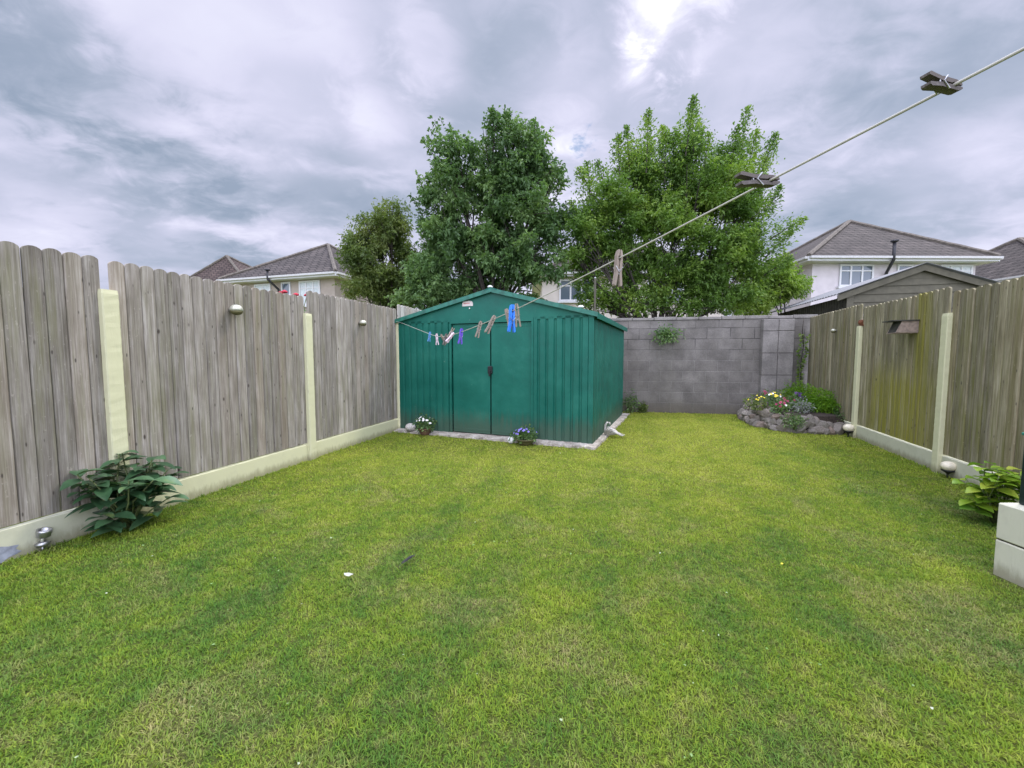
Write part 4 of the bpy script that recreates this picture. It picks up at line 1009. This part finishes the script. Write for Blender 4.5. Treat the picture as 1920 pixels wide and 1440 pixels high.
# ------------------------------------------------------------------ trees
def curved(a, b, bend, n=6):
    a, b = Vector(a), Vector(b); c = (a+b)/2+bend; return [a*(1-t)**2+c*2*t*(1-t)+b*t*t for t in np.linspace(0, 1, n)]
def make_tree(name, base, blobs, shoots, nleaf, L, W, mat, lab, cat, trunk_r, pxm, Y, group=None, fork=1.0, hollow=2.3, upb=.25, per=10, droop=.3, twl=.20, csize=.03, crad=.26, limb=.45, nsec=7):
    """blobs: (px, py, rx_px, ry_px) ellipsoids seen at distance Y; pxm = pixels per metre there"""
    root = empty(name, base, 0, lab, cat, group); B = []
    def xz(px, py): q = pix_dir(px, py); return Y*q.x/q.y, H+Y*q.z/q.y
    for (px, py, rx, ry) in blobs:
        X_, Z_ = xz(px, py); c = np.array([X_-base[0], random.uniform(-.5, .5), Z_-base[2]]); B.append((c, np.array([rx/pxm, min(rx, ry)/pxm*1.05, ry/pxm])))
    vol = np.array([b[1].prod() for b in B]); vol = vol**.8; nt = nleaf//per; cnt = rng.multinomial(nt, vol/vol.sum())
    T = []; O = []; TV = []
    for (c, r), k in zip(B, cnt):
        ns = max(3, int(k*csize)); sc = norm(rng.normal(size=(ns, 3)))*(rng.uniform(0, 1, (ns, 1))**(1/hollow)); sr = rng.uniform(.7, 1.4, ns)*crad; sv = rng.uniform(0, 1, ns)
        wi = rng.choice(ns, k, p=sr**2/(sr**2).sum()); q = norm(rng.normal(size=(k, 3)))*rng.uniform(.2, 1, (k, 1))
        T.append(c+sc[wi]*r*.88+q*sr[wi][:, None]*np.array([1.25, 1.25, .8])); O.append(sc[wi]*.8+q*.6); TV.append(sv[wi])
    T = np.concatenate(T); O = np.concatenate(O); TV = np.concatenate(TV)
    td = norm(O*.8+rng.normal(size=O.shape)*.45+np.array([0, 0, upb]))
    tl = twl*rng.uniform(.5, 1.2, (len(T), 1))
    # leaves along each twig
    f = np.tile(np.linspace(0, 1, per), len(T))[:, None]; idx = np.repeat(np.arange(len(T)), per)
    P = T[idx]+td[idx]*tl[idx]*f+rng.normal(size=(len(idx), 3))*.022; D = td[idx]*.55+norm(rng.normal(size=(len(idx), 3)))*.8
    tv = TV*.7+.3*rng.uniform(0, 1, len(T)); lv = np.clip(.55*tv[idx]+.45*rng.uniform(0, 1, len(idx)), 0, 1)
    segs = []
    if shoots:
        for (x0, y0, x1, y1, w) in shoots:
            (xa, za), (xb, zb) = xz(x0, y0), xz(x1, y1); a = np.array([xa-base[0], random.uniform(-.5, .5), za-base[2]]); b = np.array([xb-base[0], a[1]+random.uniform(-.2, .2), zb-base[2]])
            ln = np.linalg.norm(b-a); k = int(ln*230*w/14); t_ = rng.uniform(0, 1, (k, 1)); wid = (w/pxm)*(1.05-t_)**.7
            pp = a+(b-a)*t_+rng.normal(size=(k, 3))*wid*.55; dd = (b-a)/ln*.9+rng.normal(size=(k, 3))*.6
            P = np.concatenate([P, pp]); D = np.concatenate([D, dd]); lv = np.concatenate([lv, np.clip(rng.normal(.6, .22, k), 0, 1)]); segs.append((a, b))
    leaves('crown', P, D, L, W, mat, root, .3, droop, lv)
    # limbs
    m = MB(); forkp = Vector((0, 0, fork)); m.tube(curved((0, 0, -.1), forkp, Vector((.06, 0, 0)), 5), list(np.linspace(trunk_r*1.25, trunk_r, 5)), 9)
    for (c, r) in B:
        c = Vector(c); m.tube(curved(forkp+Vector((random.uniform(-.5, .5)*trunk_r, random.uniform(-.5, .5)*trunk_r, random.uniform(-.2, .1))), c, Vector((c.x*.15, 0, .25)), 7), list(np.linspace(trunk_r*limb, trunk_r*limb*.25, 7)), 7)
        for j in range(nsec):
            k = rng.normal(size=3); k = k/np.linalg.norm(k); e = c+Vector(k*r*.85); m.tube(curved(forkp.lerp(c, random.uniform(.6, 1)), e, Vector((0, 0, .1)), 4), list(np.linspace(trunk_r*.17, .006, 4)), 4, caps=False)
    for a, b in segs: m.tube([a, (a+b)/2, b], [.018, .012, .004], 4, caps=False)
    m.build('trunk', 'bark', root, True); return root
random.seed(77)
YA = 11.0; pa = 760/YA
make_tree('broadleaf_tree', (-.45, YA, 0),
  [(940, 290, 50, 50), (1000, 320, 52, 58), (860, 345, 55, 55), (920, 380, 75, 65), (995, 410, 62, 60), (825, 415, 40, 55), (850, 470, 62, 60), (925, 475, 70, 65), (1005, 480, 48, 60),
   (1035, 420, 26, 50), (965, 245, 32, 28), (1000, 265, 28, 26), (850, 290, 28, 26), (820, 300, 20, 18), (925, 255, 22, 22), (800, 350, 18, 30), (1030, 350, 20, 30), (900, 535, 80, 35), (985, 530, 40, 38)],
  [(950, 270, 922, 222, 8), (965, 265, 975, 225, 8), (850, 300, 848, 252, 8), (830, 320, 800, 282, 7), (800, 370, 780, 322, 7), (790, 400, 770, 365, 6), (1020, 330, 1042, 300, 7), (1030, 390, 1062, 330, 7), (880, 300, 893, 262, 6), (1000, 260, 1004, 232, 7)],
  58000, .11, .25, 'leaf_ash', 'dark green broadleaf tree behind the green shed', 'tree', .14, pa, YA, limb=.32, fork=2.2, hollow=2.0, csize=.035)
YB = 10.6; pb = 760/YB
sh = []
for (x0, y0, x1, y1) in [(1130, 380, 1085, 300), (1150, 350, 1130, 270), (1160, 330, 1160, 240), (1180, 320, 1175, 225), (1200, 320, 1205, 215), (1225, 310, 1228, 225), (1250, 300, 1255, 205), (1270, 290, 1280, 200), (1295, 280, 1297, 190), (1310, 290, 1318, 205),
                         (1330, 300, 1340, 225), (1370, 330, 1385, 205), (1375, 340, 1400, 240), (1390, 350, 1415, 235), (1400, 360, 1440, 250), (1410, 380, 1450, 275), (1420, 420, 1470, 330), (1440, 430, 1490, 403), (1440, 460, 1485, 420), (1100, 420, 1068, 370), (1430, 500, 1480, 470),
                         (1215, 350, 1218, 250), (1285, 340, 1290, 240), (1345, 340, 1355, 255), (1110, 350, 1105, 285), (1240, 330, 1242, 240)]:
    sh.append((x0, y0+20, x1, y1+14, 27))
make_tree('spreading_tree', (3.75, YB, 0),
  [(1150, 410, 55, 60), (1230, 370, 65, 65), (1310, 360, 62, 65), (1380, 400, 58, 60), (1260, 440, 80, 60), (1340, 460, 75, 60), (1170, 480, 62, 58), (1420, 460, 42, 50), (1110, 440, 38, 45), (1290, 565, 60, 26), (1215, 570, 50, 24), (1370, 565, 50, 26), (1150, 572, 36, 20), (1078, 486, 34, 24), (1130, 560, 34, 26), (1185, 580, 44, 16), (1250, 585, 44, 14), (1320, 582, 50, 16), (1090, 455, 34, 28),
   (1250, 520, 75, 45), (1340, 530, 70, 45), (1400, 530, 40, 45), (1165, 545, 48, 35), (1200, 300, 36, 46), (1290, 290, 40, 50), (1375, 330, 34, 45), (1100, 510, 35, 38)],
  sh, 104000, .095, .21, 'leaf_willow', 'spreading mid-green tree with upright shoots behind the block wall', 'tree', .13, pb, YB, limb=.30, fork=1.5, upb=.8, hollow=2.0)
YC = 12.3; pc = 760/YC
make_tree('olive_tree', (-3.6, YC, 0),
  [(712, 440, 40, 38), (695, 480, 38, 40), (765, 500, 30, 50), (690, 520, 32, 40), (755, 555, 60, 26), (675, 470, 22, 40), (672, 530, 20, 34), (740, 420, 30, 34), (745, 470, 34, 38), (705, 525, 42, 36), (755, 520, 42, 42), (735, 555, 55, 26), (730, 430, 24, 24)],
  [(720, 430, 712, 362, 7), (728, 430, 722, 370, 6), (745, 440, 748, 382, 6), (700, 440, 682, 405, 6), (765, 440, 757, 395, 6)],
  46000, .08, .27, 'leaf_olive', 'small olive-brown tree with a wispy top, left of the dark green tree', 'tree', .09, pc, YC, fork=1.8, hollow=1.8)
YE = 10.6; pe = 760/YE
make_tree('hedge_shrub', (-1.95, YE, 0), [(800, 520, 36, 42), (835, 545, 42, 34), (785, 555, 35, 28), (815, 480, 25, 25)], [], 15000, .09, .27, 'leaf_ash', 'dense dark green shrub between the olive-brown tree and the shed roof', 'shrub', .06, pe, YE, fork=1.4)
YD = 11.8; pd_ = 760/YD
make_tree('light_shrub', (7.9, YD, 0), [(1465, 530, 48, 42), (1435, 560, 42, 34), (1490, 530, 24, 32), (1455, 505, 26, 18), (1410, 570, 34, 24)], [(1500, 530, 1515, 495, 8), (1480, 510, 1490, 482, 8), (1455, 500, 1450, 470, 7)],
  17000, .09, .25, 'leaf_light', 'pale yellow-green shrub between the spreading tree and the right-hand house', 'shrub', .06, pd_, YD, fork=1.4)
# red rose over the left fence
q = on_left(4.72, -.30); root = empty('rose_bush', (q.x, q.y, 0), 0, 'red roses showing above the left fence near its second post', 'rose')
random.seed(3)
heads = [(-.10, .05, 1.945), (-.02, .0, 1.955), (.05, .12, 1.94), (.14, .2, 1.945), (.19, .3, 1.94), (.0, .22, 1.93)]
stemtubes(root, 'stems', [((0, 0, 0), h) for h in heads], .008, .005, 'stem')
leaves('foliage', np.array([(random.gauss(.05, .12), random.gauss(.12, .15), random.uniform(1.3, 1.88)) for _ in range(160)]), rng.normal(size=(160, 3)), .05, .3, 'leaf_ash', root)
for i, h in enumerate(heads):
    m = MB(); m.sphere(.024, (0, 0, 0), 1, 1, .8, 10)
    for j in range(5): a = j*1.257; m.sphere(.018, (.018*math.cos(a), .018*math.sin(a), -.004), 1, 1, .7, 8)
    m.build('blossom', 'petal_red', root, True, loc=h)
# thin pole behind the shed
root = empty('thin_pole', (1.93, 9.55, 0), 0, 'thin green-grey pole rising behind the right slope of the shed roof', 'pole')
m = MB(); m.tube([(0, 0, 0), (0, 0, 3.0)], .028, 8); m.build('shaft', 'timber_shed', root); m = MB(); m.lathe([(.03, 3.0), (.035, 3.01), (.02, 3.03)], 10); m.build('cap', 'steel', root)

# ------------------------------------------------------------------ houses
def house(name, corners, ez, apex, roofmat, wallmat, lab, wins, ov=.45, pipe=None, backh=None):
    """corners: FL, FR, BR, BL world xy; wins: (face 0 front / 1 right / 3 left, s0, s1, z0, z1, columns, curtain)"""
    cs = [Vector((x, y, 0)) for x, y in corners]; O = cs[0]; root = empty(name, O, 0, lab, 'house'); cs = [c-O for c in cs]
    cen = sum(cs, Vector())/4; n = 4
    m = MB(); m.add([c for c in cs]+[c+Vector((0, 0, ez)) for c in cs], [(i, (i+1) % n, n+(i+1) % n, n+i) for i in range(n)]+[(3, 2, 1, 0), (4, 5, 6, 7)]); m.build('wall', wallmat, root)
    ax = cs[1]-cs[0]; ux = ax.normalized(); uy = (cs[3]-cs[0]).normalized()
    e = [cs[0]-ux*ov-uy*ov, cs[1]+ux*ov-uy*ov, cs[2]+ux*ov+uy*ov, cs[3]-ux*ov+uy*ov]
    apx = [Vector(a)-O for a in apex]
    E_ = [q+Vector((0, 0, ez+.12)) for q in e]
    m = MB()
    if len(apx) == 1: m.add(E_+apx, [(i, (i+1) % 4, 4) for i in range(4)]+[(3, 2, 1, 0)])
    else: m.add(E_+apx, [(0, 1, 5, 4), (1, 2, 5), (2, 3, 4, 5), (3, 0, 4), (3, 2, 1, 0)])
    rf = m.build('roof', roofmat, root)
    m = MB(); hips = [(0, 4), (1, 4), (2, 4), (3, 4)] if len(apx) == 1 else [(0, 4), (1, 5), (2, 5), (3, 4), (4, 5)]
    al = E_+apx
    for a, b in hips:
        A, Bv = al[a]+Vector((0, 0, .02)), al[b]+Vector((0, 0, .02)); k = max(2, int((Bv-A).length/.4)); 
        m.tube([A.lerp(Bv, i/k)+Vector((0, 0, .012*(i % 2))) for i in range(k+1)], .09, 6)
    m.build('ridge_tiles', 'ridge', rf)
    def bar(mb, a, b, t, z0, z1, out=0):
        d = (b-a).normalized(); nn = Vector((d.y, -d.x, 0)); p = [a+nn*out, b+nn*out, b+nn*(out+t), a+nn*(out+t)]
        mb.add([q+Vector((0, 0, z0)) for q in p]+[q+Vector((0, 0, z1)) for q in p], [(3, 2, 1, 0), (4, 5, 6, 7), (0, 1, 5, 4), (1, 2, 6, 5), (2, 3, 7, 6), (3, 0, 4, 7)])
    m = MB()
    for i in range(4): bar(m, e[i], e[(i+1) % 4], .025, ez-.06, ez+.11)
    m.build('fascia', 'offwhite', root)
    m = MB()
    for i in (0, 1, 3): bar(m, e[i], e[(i+1) % 4], .11, ez+.02, ez+.105, .028)
    m.build('gutter', 'gutter', root)
    m = MB(); m.add([q+Vector((0, 0, ez-.055)) for q in e]+[q+Vector((0, 0, ez-.03)) for q in e], [(3, 2, 1, 0), (4, 5, 6, 7), (0, 1, 5, 4), (1, 2, 6, 5), (2, 3, 7, 6), (3, 0, 4, 7)]); m.build('soffit', 'offwhite', root)
    for (fc, s0, s1, z0, z1, cols, cur) in wins:
        a, b = cs[fc], cs[(fc+1) % 4]; d = (b-a).normalized(); rz = math.atan2(d.y, d.x)
        m = MB(); W = s1-s0; Hh = z1-z0; t = .07
        m.box(0, t, -.05, -.002, 0, Hh); m.box(W-t, W, -.05, -.002, 0, Hh); m.box(t, W-t, -.05, -.002, 0, t); m.box(t, W-t, -.05, -.002, Hh-t, Hh)
        for c in range(1, cols): x = W*c/cols; m.box(x-.035, x+.035, -.045, -.002, t, Hh-t)
        if cols == 3:
            for c in range(3): m.box(max(t, W*c/3+.035), min(W-t, W*(c+1)/3-.035), -.043, -.002, Hh*.68, Hh*.68+.05)
        f = m.build('window', 'offwhite', root, loc=a+d*s0+Vector((0, 0, z0)), rot=(0, 0, rz))
        m = MB(); m.box(t*.9, W-t*.9, -.02, -.0015, t*.9, Hh-t*.9); m.build('pane', 'glass' if not cur else 'curtain', f)
        m = MB(); m.box(-.08, W+.08, -.12, -.001, -.08, -.003); m.build('sill', 'offwhite', f)
    if pipe:
        m = MB(); s, top, kink = pipe; a = cs[0]; d = ux; nn = Vector((d.y, -d.x, 0))
        b0 = a+d*s+nn*.10; b1 = a+d*(s+kink)+nn*(ov+.12)
        m.tube([b0+Vector((0, 0, .2)), b0+Vector((0, 0, ez-.75)), b0+Vector((0, 0, ez-.45)), b1+Vector((0, 0, ez-.05)), b1+Vector((0, 0, top))], .055, 8); m.build('soil_pipe', 'drain', root, True)
        m = MB(); m.lathe([(.09, 0), (.13, .03), (.12, .07), (.05, .09)], 10, b1+Vector((0, 0, top))); m.build('pipe_cowl', 'drain', root)
    return root
zr = lambda py, Y: H+(668-py)/760*Y
house('detached_house', [(11.95, 16.4), (18.55, 16.5), (18.7, 23.3), (12.55, 23.3)], 4.95, [(15.75, 19.4, 7.45)], 'roof_brown', 'wall_lilac',
      'white rendered house with a brown hipped roof, behind the right fence',
      [(0, 1.08, 2.45, 3.98, 4.85, 3, 0), (0, 3.4, 4.05, 4.2, 4.85, 1, 0), (0, 5.15, 6.45, 3.98, 4.85, 3, 1)], pipe=(2.9, 5.57, -.19))
house('detached_house', [(23.3, 17.3), (30.3, 17.8), (29.9, 24.5), (22.9, 24.0)], 4.7, [(25.2, 20.6, 7.0), (27.5, 20.8, 7.0)], 'roof_brown', 'wall_cream',
      'house with mottled brown tiled roof at the far right edge', [])
house('detached_house', [(-13.9, 20.6), (-8.15, 18.9), (-6.1, 25.0), (-11.85, 26.8)], 4.85, [(-9.95, 22.4, 7.2)], 'roof_brown', 'wall_pebble',
      'beige pebbledash house with a brown hipped roof, left of the trees',
      [(0, 1.3, 2.3, 3.6, 4.72, 2, 1), (0, 2.95, 3.5, 4.1, 4.74, 1, 0), (0, 4.0, 5.2, 3.6, 4.74, 3, 1)], pipe=(2.85, 5.2, -.12))
house('detached_house', [(-24.4, 28.6), (-16.3, 26.2), (-14.6, 33.6), (-22.7, 36.0)], 4.9, [(-19.75, 28.6, 8.1)], 'roof_red', 'wall_pebble',
      'farthest house on the left, its russet roof just above the fence', [])
house('detached_house', [(1.35, 18.3), (9.3, 18.0), (9.6, 25.0), (1.65, 25.3)], 4.75, [(4.6, 21.5, 6.9), (6.4, 21.4, 6.9)], 'roof_brown', 'wall_cream',
      'pale house seen between and below the two big trees', [(0, .75, 2.25, 3.65, 4.6, 3, 0), (0, 4.6, 6.2, 3.6, 4.6, 3, 0), (0, 1.0, 2.4, .9, 2.1, 3, 0), (0, 4.7, 6.3, .9, 2.1, 3, 0)], ov=.3)

# ------------------------------------------------------------------ neighbour's timber shed
A0 = Vector((7.28, 8.9, 0)); GW = 2.6; GD = 3.65; ang = R(-14)
root = empty('timber_shed', A0, ang, 'sage-green timber shed with a low gable beyond the right fence', 'shed')
ze, za = 2.53, 3.02
m = MB(); k = 0; z = .05
while z < za:
    z1 = min(z+.165, za)
    def xr(zz): return (0, GW) if zz <= ze else (GW/2*(zz-ze)/(za-ze), GW-GW/2*(zz-ze)/(za-ze))
    a0, b0 = xr(z); a1, b1 = xr(z1-.001)
    if b1-a1 > .02:
        vs = [(a0, -.022, z), (b0, -.022, z), (b1, -.004, z1), (a1, -.004, z1), (a0, .02, z), (b0, .02, z), (b1, .02, z1), (a1, .02, z1)]
        m.add(vs, [(0, 1, 2, 3), (7, 6, 5, 4), (0, 4, 5, 1), (3, 2, 6, 7), (0, 3, 7, 4), (1, 5, 6, 2)])
    z += .165
m.add([(GW/2-.45, -.012, za-.20), (GW/2+.45, -.012, za-.20), (GW/2, -.012, za), (GW/2-.45, .012, za-.20), (GW/2+.45, .012, za-.20), (GW/2, .012, za)], [(0, 1, 2), (5, 4, 3), (0, 3, 4, 1), (1, 4, 5, 2), (2, 5, 3, 0)])
m.build('gable_cladding', 'timber_shed', root)
m = MB(); m.box(-.03, .09, -.045, -.023, 0, ze); m.box(GW-.09, GW+.03, -.045, -.023, 0, ze); m.build('corner_board', 'timber_shed', root)
m = MB(); x = GD
y = 0.03
while y < GD: m.box(-.02, .0, y, y+.085, .02, ze-.03); y += .12
m.box(.001, .02, .03, GD, .02, ze-.02); m.build('side_boards', 'timber_dark', root)
m = MB(); m.box(GW, GW+.02, .03, GD, .02, ze-.02); m.box(.03, GW-.03, GD-.02, GD, .02, ze-.02); m.build('rear_walls', 'timber_dark', root)
sl = (za-ze)/(GW/2)
for s in (0, 1):
    ov = .22; xa, za_, xb, zb_ = (-ov, ze-ov*sl, GW/2, za) if s == 0 else (GW/2, za, GW+ov, ze-ov*sl)
    m = MB(); m.prism([(xa, za_-.05), (xb, zb_-.05), (xb, zb_+.075), (xa, za_+.075)], -.085, -.055); m.build('barge_board', 'timber_shed', root)
    # corrugated sheet roof
    m = MB(); N = 60; vs = []; 
    for i in range(N*2+1):
        yy = -.13+(GD+.2)*i/(N*2); c = .014*math.cos(i*math.pi/2*1.0)
        vs += [(xa-.02*(s == 0), yy, za_+.095+c), (xb+.02*(s == 1), yy, zb_+.095+c), (xa-.02*(s == 0), yy, za_+.088+c), (xb+.02*(s == 1), yy, zb_+.088+c)]
    fs = []
    for i in range(N*2): b = i*4; fs += [(b, b+1, b+5, b+4), (b+2, b+6, b+7, b+3), (b, b+4, b+6, b+2), (b+1, b+3, b+7, b+5)]
    fs += [(0, 2, 3, 1), (N*8, N*8+1, N*8+3, N*8+2)]
    m.add(vs, fs); m.build('roof_sheet', 'sheet', root)

bpy.context.view_layer.update()
